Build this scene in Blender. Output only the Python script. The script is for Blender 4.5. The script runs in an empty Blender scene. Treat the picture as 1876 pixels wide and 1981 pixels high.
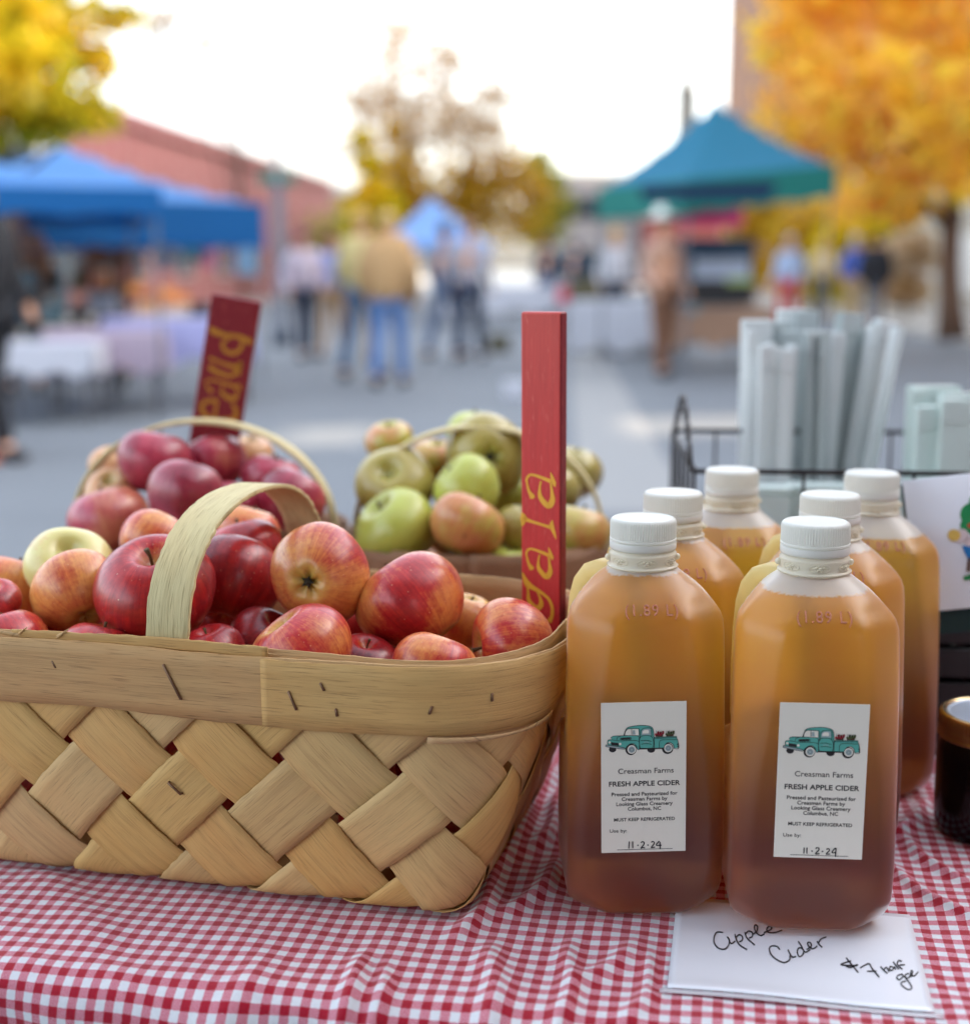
import bpy, bmesh, math, random
import numpy as np
from mathutils import Vector, Matrix, Quaternion
random.seed(7); rng = np.random.default_rng(7)
sc = bpy.context.scene
COL = sc.collection
R = math.radians
# ---------------------------------------------------------------- camera
PITCH = R(9.88); CAMH = 1.14; F = 2700.0; CX, CY = 938.0, 990.5; TZ = 0.75
cam = bpy.data.cameras.new('camera'); camo = bpy.data.objects.new('camera', cam); COL.objects.link(camo)
camo.location = (0, 0, CAMH); camo.rotation_euler = (math.pi/2 - PITCH, 0, 0)
cam.sensor_fit = 'VERTICAL'; cam.sensor_height = 36.0; cam.lens = F/1981.0*36.0
cam.clip_start = 0.05; cam.clip_end = 3000
cam.dof.use_dof = True; cam.dof.focus_distance = 0.845; cam.dof.aperture_fstop = 3.6; cam.dof.aperture_blades = 0
sc.camera = camo
# ---------------------------------------------------------------- world, sun, exposure
SUN_EL, SUN_AZ = R(24), R(76)      # azimuth measured from +Y (street ahead) towards +X
w = bpy.data.worlds.new('World'); sc.world = w; w.use_nodes = True
wn = w.node_tree.nodes; wl = w.node_tree.links
sky = wn.new('ShaderNodeTexSky'); sky.sky_type = 'NISHITA'; sky.sun_disc = False
sky.sun_elevation = SUN_EL; sky.sun_rotation = SUN_AZ
sky.air_density = 1.0; sky.dust_density = 4.5; sky.ozone_density = 1.0; sky.altitude = 200
hsv = wn.new('ShaderNodeHueSaturation'); hsv.inputs['Saturation'].default_value = .47; wl.new(sky.outputs[0], hsv.inputs['Color']); wl.new(hsv.outputs[0], wn['Background'].inputs[0]); wn['Background'].inputs[1].default_value = 0.15
sun = bpy.data.lights.new('sun', 'SUN'); suno = bpy.data.objects.new('sun', sun); COL.objects.link(suno)
sun.energy = 2.2; sun.angle = R(0.6); sun.color = (1.0, 0.80, 0.58)
sd = Vector((math.sin(SUN_AZ)*math.cos(SUN_EL), math.cos(SUN_AZ)*math.cos(SUN_EL), math.sin(SUN_EL)))
suno.rotation_euler = sd.to_track_quat('Z', 'Y').to_euler()
sc.view_settings.view_transform = 'Standard'; sc.view_settings.look = 'None'
sc.view_settings.exposure = 2.68; sc.view_settings.gamma = 1.0; sc.view_settings.use_curve_mapping = False
sc.render.engine = 'CYCLES'
sc.cycles.use_denoising = True
try: sc.cycles.denoiser = 'OPENIMAGEDENOISE'
except Exception: pass
sc.cycles.max_bounces = 12; sc.cycles.diffuse_bounces = 6; sc.cycles.transmission_bounces = 8; sc.cycles.transparent_max_bounces = 12
sc.cycles.sample_clamp_indirect = 8.0

CP, SP = math.cos(PITCH), math.sin(PITCH)
def at(px, py, d):
    """world point seen at photo point (px, py) at distance d along the view axis"""
    x = (px-CX)/F*d; u = -(py-CY)/F*d
    return Vector((x, d*CP+u*SP, CAMH-d*SP+u*CP))
def on(px, py, z):
    """world point seen at (px, py) on the level z"""
    a = PITCH+math.atan((py-CY)/F); Y = (CAMH-z)/math.tan(a)
    return Vector(((px-CX)/F*(Y*CP+(CAMH-z)*SP), Y, z))
def Zp(py, D): return CAMH-D*math.tan(PITCH+math.atan((py-CY)/F))
def Xp(px, D, z=1.0): return (px-CX)/F*(D*CP+(CAMH-z)*SP)
def lin(r, g, b):
    f = lambda c: (c/255/12.92 if c/255 <= .04045 else ((c/255+.055)/1.055)**2.4)
    return (f(r), f(g), f(b), 1)

# ---------------------------------------------------------------- object helpers
def mk(name, verts, faces, mat=None, parent=None, smooth=False, uv=None, midx=None):
    me = bpy.data.meshes.new(name)
    me.from_pydata([tuple(v) for v in verts], [], [tuple(f) for f in faces])
    if mat is not None:
        for m in (mat if isinstance(mat, (list, tuple)) else [mat]): me.materials.append(m)
    if smooth: me.polygons.foreach_set('use_smooth', [True]*len(me.polygons))
    if midx is not None: me.polygons.foreach_set('material_index', midx)
    if uv is not None:
        l = me.uv_layers.new(name='UVMap'); li = np.zeros(len(me.loops), np.int32)
        me.loops.foreach_get('vertex_index', li)
        l.data.foreach_set('uv', np.asarray(uv, np.float32)[li].ravel())
    me.update()
    return link(name, me, parent)
def link(name, me, parent=None):
    o = bpy.data.objects.new(name, me); COL.objects.link(o)
    if parent is not None: o.parent = parent
    return o
def tag(o, label=None, cat=None, group=None, kind=None):
    if label: o['label'] = label
    if cat: o['category'] = cat
    if group: o['group'] = group
    if kind: o['kind'] = kind
    return o
def thing(name, label, cat, loc=(0,0,0), rz=0, group=None):
    o = bpy.data.objects.new(name, None); COL.objects.link(o); o.location = loc; o.rotation_euler = (0,0,rz)
    o.empty_display_size = .05
    return tag(o, label, cat, group)
def copy_tree(o, parent=None):
    c = o.copy(); COL.objects.link(c); c.parent = parent
    for ch in list(o.children): copy_tree(ch, c)
    return c
class MB:
    """collects simple shapes into one mesh"""
    def __init__(s): s.v = []; s.f = []; s.m = []
    def add(s, V, Fs, mi=0):
        n = len(s.v); s.v += [tuple(v) for v in V]; s.f += [tuple(i+n for i in f) for f in Fs]; s.m += [mi]*len(Fs); return s
    def box(s, c, h, rot=None, mi=0):
        V = [Vector((x*h[0], y*h[1], z*h[2])) for x in (-1,1) for y in (-1,1) for z in (-1,1)]
        if rot is not None: V = [rot @ v for v in V]
        V = [v+Vector(c) for v in V]
        return s.add(V, [(0,1,3,2),(4,6,7,5),(0,4,5,1),(2,3,7,6),(0,2,6,4),(1,5,7,3)], mi)
    def tube(s, pts, r, n=8, mi=0, cap=True):
        pts = [Vector(p) for p in pts]; rr = r if hasattr(r, '__len__') else [r]*len(pts)
        V = []; Fs = []; prev = None
        for i, p in enumerate(pts):
            t = (pts[min(i+1, len(pts)-1)]-pts[max(i-1, 0)]).normalized()
            if prev is None: a = t.orthogonal().normalized()
            else: a = (prev-t*prev.dot(t)).normalized()
            prev = a; b = t.cross(a)
            for k in range(n):
                th = 2*math.pi*k/n; V.append(p+(a*math.cos(th)+b*math.sin(th))*rr[i])
        for i in range(len(pts)-1):
            for k in range(n):
                k2 = (k+1) % n; Fs.append((i*n+k, i*n+k2, (i+1)*n+k2, (i+1)*n+k))
        if cap: Fs.append(tuple(range(n))[::-1]); Fs.append(tuple((len(pts)-1)*n+k for k in range(n)))
        return s.add(V, Fs, mi)
    def lathe(s, prof, n=32, c=(0,0,0), mi=0, rib=None):
        V = []; Fs = []
        for (r, z) in prof:
            for k in range(n):
                th = 2*math.pi*k/n; V.append((c[0]+r*math.cos(th), c[1]+r*math.sin(th), c[2]+z))
        for i in range(len(prof)-1):
            for k in range(n):
                k2 = (k+1) % n; Fs.append((i*n+k, i*n+k2, (i+1)*n+k2, (i+1)*n+k))
        if prof[0][0] > 1e-5: Fs.append(tuple(range(n))[::-1])
        if prof[-1][0] > 1e-5: Fs.append(tuple((len(prof)-1)*n+k for k in range(n)))
        return s.add(V, Fs, mi)
    def ball(s, c, r, n=12, m=8, mi=0, sc3=(1,1,1)):
        V = []; Fs = []
        for i in range(m+1):
            ph = math.pi*i/m
            for k in range(n):
                th = 2*math.pi*k/n
                V.append((c[0]+r*sc3[0]*math.sin(ph)*math.cos(th), c[1]+r*sc3[1]*math.sin(ph)*math.sin(th), c[2]+r*sc3[2]*math.cos(ph)))
        for i in range(m):
            for k in range(n):
                k2 = (k+1) % n; Fs.append((i*n+k, (i+1)*n+k, (i+1)*n+k2, i*n+k2))
        return s.add(V, Fs, mi)
    def build(s, name, mat, parent=None, smooth=False):
        return mk(name, s.v, s.f, mat, parent, smooth, midx=s.m)
def gridmesh(P, nu, nv):
    """faces for a (nu x nv) vertex grid"""
    return [(i*nv+j, (i+1)*nv+j, (i+1)*nv+j+1, i*nv+j+1) for i in range(nu-1) for j in range(nv-1)]
def solid(o, t, off=0.0, bev=0):
    m = o.modifiers.new('Solidify', 'SOLIDIFY'); m.thickness = t; m.offset = off
    if bev:
        b = o.modifiers.new('Bevel', 'BEVEL'); b.width = bev; b.segments = 2; b.limit_method = 'ANGLE'
    return o
def bevel(o, wd, seg=2):
    b = o.modifiers.new('Bevel', 'BEVEL'); b.width = wd; b.segments = seg; b.limit_method = 'ANGLE'; b.angle_limit = R(40); return o

# ---------------------------------------------------------------- node helpers
class NT:
    def __init__(s, name):
        s.mat = bpy.data.materials.new(name); s.mat.use_nodes = True
        s.t = s.mat.node_tree; s.t.nodes.clear()
        s.out = s.t.nodes.new('ShaderNodeOutputMaterial')
    def n(s, typ, ins=None, **kw):
        nd = s.t.nodes.new('ShaderNode'+typ)
        for k, v in kw.items(): setattr(nd, k, v)
        for k, v in (ins or {}).items(): s.put(nd.inputs[k], v)
        return nd
    def put(s, sock, v):
        if isinstance(v, bpy.types.NodeSocket): s.t.links.new(v, sock)
        elif isinstance(v, bpy.types.Node): s.t.links.new(v.outputs[0], sock)
        else: sock.default_value = v
    def m(s, op, a, b=0.0, c=0.0, clamp=False):
        nd = s.n('Math', operation=op, use_clamp=clamp); s.put(nd.inputs[0], a); s.put(nd.inputs[1], b); s.put(nd.inputs[2], c); return nd.outputs[0]
    def mix(s, f, a, b, blend='MIX'):
        nd = s.n('Mix', data_type='RGBA', blend_type=blend); s.put(nd.inputs[0], f); s.put(nd.inputs[6], a); s.put(nd.inputs[7], b); return nd.outputs[2]
    def ramp(s, f, stops, interp='LINEAR'):
        nd = s.n('ValToRGB'); s.put(nd.inputs[0], f); r = nd.color_ramp; r.interpolation = interp
        while len(r.elements) < len(stops): r.elements.new(0.5)
        for e, (p, c) in zip(r.elements, stops): e.position = p; e.color = c if len(c) == 4 else (*c, 1)
        return nd.outputs[0]
    def noise(s, vec, scale, detail=4, rough=.5, dist=0):
        nd = s.n('TexNoise', {'Scale': scale, 'Detail': detail, 'Roughness': rough, 'Distortion': dist})
        if vec is not None: s.put(nd.inputs['Vector'], vec)
        return nd.outputs['Fac']
    def mapr(s, v, a, b, c=0.0, d=1.0):
        nd = s.n('MapRange', {0: v, 1: a, 2: b, 3: c, 4: d}); return nd.outputs[0]
    def scalev(s, vec, sx, sy, sz):
        nd = s.n('Mapping', {'Vector': vec, 'Scale': (sx, sy, sz)}); return nd.outputs[0]
    def obj(s): return s.n('TexCoord').outputs['Object']
    def uv(s): return s.n('TexCoord').outputs['UV']
    def bump(s, h, strength=.3, dist=.001, normal=None):
        nd = s.n('Bump', {'Height': h, 'Strength': strength, 'Distance': dist})
        if normal is not None: s.put(nd.inputs['Normal'], normal)
        return nd.outputs[0]
    def prin(s, color, rough=.5, normal=None, **kw):
        nd = s.n('BsdfPrincipled', {'Base Color': color, 'Roughness': rough})
        if normal is not None: s.put(nd.inputs['Normal'], normal)
        for k, v in kw.items(): s.put(nd.inputs[k.replace('_', ' ')], v)
        return nd
    def done(s, sh): s.put(s.out.inputs[0], sh); return s.mat
def rgb(c): return c if len(c) == 4 else (*c, 1)
def plain(name, c, rough=.7, var=.12, scale=6, metal=0, bump=.1, **kw):
    t = NT(name); o = t.obj(); f = t.noise(o, scale, 5, .6)
    c = rgb(c); d = tuple(x*(1-var) for x in c[:3])+(1,); l = tuple(min(1, x*(1+var)) for x in c[:3])+(1,)
    col = t.mix(f, d, l)
    f2 = t.noise(o, scale*6, 4, .6)
    return t.done(t.prin(col, rough, t.bump(f2, bump, .01), Metallic=metal, **kw))
# ================================================================ materials
def mat_wood(name, base, dark, grain=1.0, pink=None):
    t = NT(name); uv = t.uv(); oi = t.n('ObjectInfo')
    rnd = oi.outputs['Random']
    off = t.n('CombineXYZ', {0: t.m('MULTIPLY', rnd, 7.0), 1: t.m('MULTIPLY', rnd, 3.0), 2: 0.0})
    v = t.n('VectorMath', {0: uv, 1: off}, operation='ADD').outputs[0]
    g1 = t.noise(t.scalev(v, 14, 900, 1), 1.0, 6, .65, .3)
    g2 = t.noise(t.scalev(v, 5, 160, 1), 1.0, 4, .6, .5)
    g3 = t.noise(t.scalev(v, 25, 40, 1), 1.0, 3, .5)
    dash = t.noise(t.scalev(v, 45, 1500, 1), 1.0, 2, .5)
    g = t.m('ADD', t.m('MULTIPLY', g1, .5), t.m('MULTIPLY', g2, .5))
    col = t.ramp(g, [(.12, dark), (.5, base), (.9, tuple(min(1, c*1.18) for c in base[:3])+(1,))])
    col = t.mix(t.mapr(g3, .4, .75, 0, .35), col, pink or tuple(base[i]*(1.05, .88, .75)[i] for i in range(3))+(1,))
    col = t.mix(t.mapr(dash, .58, .70, 0, .7), col, dark)
    hsv = t.n('HueSaturation', {'Color': col, 'Value': t.mapr(rnd, 0, 1, .93, 1.06), 'Saturation': t.mapr(t.m('FRACT', t.m('MULTIPLY', rnd, 13.0)), 0, 1, .92, 1.06), 'Hue': t.mapr(t.m('FRACT', t.m('MULTIPLY', rnd, 31.0)), 0, 1, .494, .502)})
    hgt = t.m('ADD', g1, t.m('MULTIPLY', t.mapr(dash, .55, .75), -.8))
    return t.done(t.prin(hsv, .62, t.bump(hgt, .45*grain, .0005), Specular_IOR_Level=.35))
M = {}
M['splint'] = mat_wood('splint_wood', lin(204,168,108), lin(150,116,70))
M['band'] = mat_wood('band_wood', lin(194,158,104), lin(132,102,62))
M['handle'] = mat_wood('handle_wood', lin(205,192,142), lin(158,140,92), 2.0)
M['splint_old'] = mat_wood('old_splint_wood', lin(150,112,78), lin(92,62,42))
M['staple'] = plain('rusty_staple', lin(120,92,70), .45, .3, 300, metal=.7)
M['stem'] = plain('apple_stem', lin(92,70,40), .8, .3, 200)
M['calyx'] = plain('apple_calyx', lin(48,44,30), .9, .3, 300)

def mat_apple(name, ground, groundB, blush, blushB, deep):
    t = NT(name); o = t.obj()
    oi = t.n('ObjectInfo'); rnd = oi.outputs['Random']
    at_ = t.n('Attribute', attribute_type='OBJECT', attribute_name='blush')
    sh = t.n('CombineXYZ', {0: t.m('MULTIPLY', rnd, 9.0), 1: t.m('MULTIPLY', rnd, 5.0), 2: t.m('MULTIPLY', rnd, 3.0)})
    vs = t.n('VectorMath', {0: o, 1: (1/.035,)*3}, operation='MULTIPLY').outputs[0]
    v = t.n('VectorMath', {0: vs, 1: sh}, operation='ADD').outputs[0]
    # streaks run from stem to calyx: direction around the axis only
    nrm = t.n('VectorMath', {0: t.n('VectorMath', {0: vs, 1: (1, 1, 0.06)}, operation='MULTIPLY').outputs[0]}, operation='NORMALIZE').outputs[0]
    nrm = t.n('VectorMath', {0: nrm, 1: sh}, operation='ADD').outputs[0]
    st = t.noise(t.scalev(nrm, 9, 9, 5), 1.0, 6, .7, .25)
    st2 = t.noise(t.scalev(nrm, 30, 30, 10), 1.0, 3, .6, .2)
    big = t.noise(v, .75, 2, .5)
    mot = t.noise(v, 9, 5, .65)
    a = t.m('ADD', t.m('MULTIPLY', big, 1.3), t.m('MULTIPLY', st, .40))
    a = t.m('ADD', a, t.m('MULTIPLY', mot, .50)); a = t.m('ADD', a, t.m('MULTIPLY', st2, .28))
    a = t.m('ADD', a, t.m('SUBTRACT', at_.outputs['Fac'], 1.57))
    xyz = t.n('SeparateXYZ', {0: vs}); rr = t.m('SQRT', t.m('ADD', t.m('POWER', xyz.outputs[0], 2.0), t.m('POWER', xyz.outputs[1], 2.0)))
    cav = t.mapr(rr, .12, .5, 1, 0)
    a = t.m('SUBTRACT', a, t.m('MULTIPLY', cav, .55))
    f = t.mapr(a, -.08, .46)
    g = t.mix(t.noise(v, 2.2, 3), ground, groundB)
    g = t.mix(t.m('MULTIPLY', cav, .6), g, lin(150, 148, 60))
    b = t.mix(t.mapr(t.m('ADD', st, t.m('MULTIPLY', mot, .4)), .5, .95), blush, blushB)
    b = t.mix(t.mapr(a, .5, 1.1), b, deep)
    col = t.mix(f, g, b)
    vo = t.n('TexVoronoi', {'Vector': v, 'Scale': 9.0, 'Randomness': 1.0}); 
    dots = t.mapr(vo.outputs['Distance'], .06, .13, 1, 0)
    vs3 = t.n('SeparateColor', {0: vo.outputs['Color']}).outputs[0]
    dots = t.m('MULTIPLY', dots, t.mapr(vs3, .3, .5, 0, .6))
    col = t.mix(dots, col, lin(232, 190, 150))
    bru = t.mapr(t.noise(v, 3.1, 2, .5), .74, .78, 0, .5)
    col = t.mix(bru, col, lin(120, 66, 36))
    rough = t.mapr(mot, .3, .7, .26, .42)
    p = t.prin(col, rough, t.bump(t.m('ADD', t.m('MULTIPLY', dots, .3), mot), .12, .0012), Specular_IOR_Level=.5, Coat_Weight=.3, Coat_Roughness=.22,
               Subsurface_Weight=.08, Subsurface_Scale=.004)
    return t.done(p)
M['gala'] = mat_apple('gala_apple_skin', lin(236,192,96), lin(226,140,76), lin(202,48,42), lin(160,20,32), lin(104,12,26))
M['cream'] = mat_apple('cream_apple_skin', lin(222,212,150), lin(206,196,110), lin(214,110,84), lin(190,70,66), lin(150,40,48))
M['mauve'] = mat_apple('mauve_apple_skin', lin(212,172,110), lin(196,122,84), lin(184,56,78), lin(150,34,58), lin(100,22,38))
M['green'] = mat_apple('green_apple_skin', lin(186,196,92), lin(166,166,62), lin(206,140,84), lin(190,118,70), lin(150,84,44))
M['olive'] = mat_apple('olive_apple_skin', lin(178,164,84), lin(150,130,56), lin(150,120,60), lin(120,92,44), lin(92,64,30))

def mat_jug():
    t = NT('cider_jug_plastic'); o = t.obj()
    fill = t.n('Attribute', attribute_type='OBJECT', attribute_name='fill').outputs['Fac']
    z = t.n('SeparateXYZ', {0: o}).outputs[2]
    n1 = t.noise(o, 260, 4, .7); n2 = t.noise(o, 40, 2, .5)
    zz = t.m('ADD', z, t.m('MULTIPLY', t.m('SUBTRACT', n1, .5), .0035)); zz = t.m('ADD', zz, t.m('MULTIPLY', t.m('SUBTRACT', n2, .5), .003))
    above = t.mapr(t.m('SUBTRACT', zz, fill), -.0006, .0006)
    xl = t.n('SeparateXYZ', {0: o}); diag = t.m('SUBTRACT', xl.outputs[1], xl.outputs[0])
    hand = t.m('MULTIPLY', t.mapr(diag, .093, .098), t.mapr(z, .09, .10))
    sn = t.noise(o, 14, 3); shade_wide = t.mapr(t.m('ADD', z, t.m('MULTIPLY', sn, .03)), .0, .16)
    shade_grad = t.mapr(t.m('ADD', z, t.m('MULTIPLY', t.m('SUBTRACT', sn, .5), .05)), .05, .165)  # painted shade: cider colour darkens from amber to mauve towards the base
    dcol = t.mix(shade_grad, lin(124, 84, 84), lin(246, 170, 88))
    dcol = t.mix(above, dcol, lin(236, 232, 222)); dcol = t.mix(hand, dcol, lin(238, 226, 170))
    tcol = t.mix(above, t.mix(shade_grad, (.64, .32, .22, 1), (1.0, .85, .26, 1)), (.93, .92, .88, 1)); tcol = t.mix(hand, tcol, (.95, .84, .45, 1))
    spk = t.n('TexVoronoi', {'Vector': o, 'Scale': 260.0}); sp = t.m('MULTIPLY', t.mapr(spk.outputs['Distance'], .06, .12, 1, 0), .15)
    dcol = t.mix(sp, dcol, lin(220, 190, 170))
    b = t.bump(t.noise(t.scalev(o, 1, 1, .15), 90, 3, .6), .10, .001)
    dif = t.n('BsdfDiffuse', {'Color': dcol, 'Normal': b}); tr = t.n('BsdfTranslucent', {'Color': tcol})
    mx = t.n('MixShader', {0: .5, 1: dif.outputs[0], 2: tr.outputs[0]})
    lw = t.n('LayerWeight', {'Blend': .35}).outputs['Facing']
    rc = t.mix(above, t.mix(shade_grad, (.58, .30, .20, 1), (1.0, .82, .13, 1)), (.95, .94, .90, 1))
    rf_ = t.n('BsdfRefraction', {'Color': rc, 'Roughness': .75, 'IOR': 1.12, 'Normal': b})
    k = t.m('MULTIPLY', t.mapr(lw, .1, .85, .60, .06), t.mapr(above, 0, 1, 1, .5))
    mx = t.n('MixShader', {0: k, 1: mx.outputs[0], 2: rf_.outputs[0]})
    gl = t.n('BsdfGlossy', {'Color': (1, 1, 1, 1), 'Roughness': .33, 'Normal': b})
    fr = t.n('Fresnel', {'IOR': 1.42})
    t.put(t.out.inputs[1], t.n('VolumeAbsorption', {'Color': (.93, .52, .18, 1), 'Density': 2.5}).outputs[0])
    return t.done(t.n('MixShader', {0: fr.outputs[0], 1: mx.outputs[0], 2: gl.outputs[0]}).outputs[0])
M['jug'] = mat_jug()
def mat_transl(name, c, tc, f=.4, rough=.35, scale=60):
    t = NT(name); o = t.obj(); n = t.noise(o, scale, 4)
    c2 = tuple(x*.9 for x in c[:3])+(1,)
    p = t.prin(t.mix(n, c2, c), rough, t.bump(n, .08, .001), Specular_IOR_Level=.4); tr = t.n('BsdfTranslucent', {'Color': tc})
    return t.done(t.n('MixShader', {0: f, 1: p.outputs[0], 2: tr.outputs[0]}).outputs[0])
M['cap'] = mat_transl('white_cap_plastic', lin(236,238,234), lin(238,236,222), .3, .4)
M['neck'] = mat_transl('clear_neck_plastic', lin(244,238,218), lin(250,246,228), .35, .2)
M['emboss'] = mat_transl('embossed_plastic', lin(212,150,122), lin(236,170,120), .3, .25)
M['label'] = plain('label_paper', lin(226,224,212), .38, .015, 20, bump=.02)
M['ink'] = plain('label_ink', lin(28,26,28), .5, .05, 50)
M['marker'] = plain('marker_ink', lin(18,20,26), .35, .05, 50)
M['card'] = plain('laminated_paper', lin(232,236,244), .16, .01, 10, bump=.02, Coat_Weight=.5, Coat_Roughness=.1)
def mat_gingham():
    t = NT('gingham_cloth'); uv = t.uv(); s = t.n('SeparateXYZ', {0: uv}); u, v = s.outputs[0], s.outputs[1]
    w1 = t.noise(uv, 900, 2, .5); w2 = t.noise(uv, 700, 2, .5)
    P = .0110
    uu = t.m('ADD', u, t.m('MULTIPLY', t.m('SUBTRACT', w1, .5), .0011)); vv = t.m('ADD', v, t.m('MULTIPLY', t.m('SUBTRACT', w2, .5), .0011))
    a = t.m('LESS_THAN', t.m('FRACT', t.m('DIVIDE', uu, P)), .5); b = t.m('LESS_THAN', t.m('FRACT', t.m('DIVIDE', vv, P)), .5)
    both = t.m('MULTIPLY', a, b); one = t.m('ABSOLUTE', t.m('SUBTRACT', a, b))
    # woven twill threads where only one colour crosses
    tw = t.m('FRACT', t.m('DIVIDE', t.m('ADD', t.m('ADD', u, v), t.m('MULTIPLY', w1, .0006)), .00105))
    tw = t.mapr(t.m('PINGPONG', tw, .5), .18, .32)
    red = t.mix(t.noise(uv, 300, 4, .7), lin(176, 16, 46), lin(140, 10, 34)); wh = t.mix(t.noise(uv, 260, 4, .7), lin(226, 230, 234), lin(196, 200, 208))
    pink = t.mix(tw, lin(176, 48, 74), lin(216, 166, 180))
    col = t.mix(one, wh, pink); col = t.mix(both, col, red)
    th = t.m('ADD', t.m('SINE', t.m('MULTIPLY', u, 9000.0)), t.m('SINE', t.m('MULTIPLY', v, 9000.0)))
    slub = t.noise(t.scalev(uv, 1, 1, 1), 420, 5, .7)
    h = t.m('ADD', t.m('MULTIPLY', th, .12), t.m('ADD', t.m('MULTIPLY', slub, 1.2), t.m('MULTIPLY', t.noise(uv, 90, 3), 1.6)))
    return t.done(t.prin(col, .9, t.bump(h, .45, .0006), Sheen_Weight=.25, Sheen_Roughness=.5, Specular_IOR_Level=.2))
M['gingham'] = mat_gingham()
def mat_redpaint(name, hi, lo):
    t = NT(name); o = t.obj(); n = t.noise(t.scalev(o, 400, 400, 20), 1.0, 5, .65); n2 = t.noise(o, 18, 3)
    wear = t.mapr(t.noise(t.scalev(o, 700, 700, 90), 1.0, 4, .65), .60, .74, 0, .5)
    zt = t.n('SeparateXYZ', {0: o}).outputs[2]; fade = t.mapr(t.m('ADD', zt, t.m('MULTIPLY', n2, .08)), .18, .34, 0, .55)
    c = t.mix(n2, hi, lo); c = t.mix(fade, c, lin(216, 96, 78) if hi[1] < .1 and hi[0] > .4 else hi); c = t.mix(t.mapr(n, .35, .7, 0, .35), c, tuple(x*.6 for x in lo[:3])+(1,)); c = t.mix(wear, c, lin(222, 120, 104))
    return t.done(t.prin(c, .5, t.bump(n, .35, .0006)))
M['red'] = mat_redpaint('red_painted_wood', lin(214,62,54), lin(186,26,36)); M['darkred'] = mat_redpaint('dark_red_painted_wood', lin(134,14,32), lin(112,8,24))
M['yellow'] = plain('yellow_paint', lin(226,172,44), .5, .12, 60); M['ochre'] = plain('ochre_paint', lin(176,118,24), .55, .12, 60)

# ================================================================ table and cloth
TA = R(-10); ta = Vector((math.cos(TA), math.sin(TA), 0)); tb = Vector((-math.sin(TA), math.cos(TA), 0)); TO = Vector((0, .697, TZ))
def tl(p):  # world -> table (a, b)
    d = Vector(p)-TO; return d.dot(ta), d.dot(tb)
ridges = []
for (x0, y0, x1, y1, wd, am) in [(905,1800,985,1660,.007,.0045),(985,1640,1060,1500,.009,.006),(1040,1640,1100,1540,.006,.005),
        (1000,1760,1075,1690,.006,.004),(620,1990,700,1880,.006,.004),(690,1990,742,1900,.005,.0035),(930,1990,960,1860,.008,.004),
        (1075,1980,1110,1850,.006,.0035),(400,1960,480,1890,.010,.002),(1130,1900,1200,1850,.007,.003),(1760,1640,1850,1705,.005,.004),(1740,1700,1876,1790,.005,.0035),
        (1720,1620,1800,1560,.006,.004),(200,1820,90,1700,.02,.0015),(1230,1960,1260,1880,.006,.003)]:
    ridges.append((tl(on(x0, y0, TZ)), tl(on(x1, y1, TZ)), wd, am))
def vnoise(a, b, s, seed=0):
    return (np.sin(a*s*1.3+seed)*np.cos(b*s*.9+seed*2.1)+np.sin((a+b)*s*.7+seed*3.3)*np.sin((a-b)*s*1.1+seed)+np.sin(a*s*2.3+b*s*1.9+seed))/3
def cloth_h(a, b):
    h = vnoise(a, b, 22, 1)*.0009+vnoise(a, b, 55, 4)*.0006+.0012
    for (p, q, wd, am) in ridges:
        d = np.array([q[0]-p[0], q[1]-p[1]]); L = np.hypot(*d); d = d/L
        ra = a-p[0]; rb = b-p[1]; t = ra*d[0]+rb*d[1]; s = ra*(-d[1])+rb*d[0]+.004*np.sin(t*60)
        env = 1/(1+np.exp(-(t+.01)/.008))*1/(1+np.exp(-(L+.01-t)/.008))
        h = h+am*env*np.exp(-(s/wd)**2)
    return h
na, nb = 760, 420
A_ = np.linspace(-.62, .78, na); B_ = np.concatenate([np.linspace(-.34, -.02, 50), np.linspace(-.0195, .30, 280), np.linspace(.302, .80, nb-330)])
aa, bb = np.meshgrid(A_, B_, indexing='ij'); rf = .024
hh = cloth_h(aa, bb)*1.45
# the cloth lies flat under whatever stands on it
def flat_under(hh, cx, cy, rz, hx, hy, soft):
    wx = TO.x+ta.x*aa+tb.x*bb-cx; wy = TO.y+ta.y*aa+tb.y*bb-cy; c, s = math.cos(-rz), math.sin(-rz); lx = np.abs(c*wx-s*wy)-hx; ly = np.abs(s*wx+c*wy)-hy
    m = np.clip(1-np.maximum(np.maximum(lx, ly), 0)/soft, 0, 1); m = m*m*(3-2*m); return hh*(1-m)+.0012*m
for (cx, cy) in [(.0965,.838),(.1955,.812),(.128,.938),(.2325,.928),(.187,1.046),(.2885,1.030)]: hh = flat_under(hh, cx, cy, 0, .040, .040, .012)
hh = flat_under(hh, -.163, .930, R(-14.8), .172, .094, .012); hh = flat_under(hh, .352, .925, 0, .028, .028, .01)
_c0, _c1, _c2 = on(1290,1916,TZ), on(1808,1963,TZ), on(1750,1772,TZ); _m = (_c0+_c2)/2; hh = flat_under(hh, _m.x, _m.y, math.atan2(_c1.y-_c0.y, _c1.x-_c0.x), .074, .062, .008); BK = .755
drop = np.where(bb < 0, np.maximum(0, -bb-rf*math.pi/2), 0); ang = np.clip(-bb/rf, 0, math.pi/2)
yb = np.where(bb < 0, -rf*np.sin(ang), bb); zb = np.where(bb < 0, -rf*(1-np.cos(ang))-drop, 0)
ov = np.maximum(0, bb-BK); yb = np.where(bb > BK, BK+.002*np.sin(aa*40), yb); zb = zb-ov
front = np.clip(-bb/.05, 0, 1)
wave = (np.sin(aa*34+1)+.6*np.sin(aa*71+bb*6))*.006*front
ny = np.sin(ang); nz = np.cos(ang)
yb = yb-ny*(hh+wave); zb = zb+nz*hh
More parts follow.
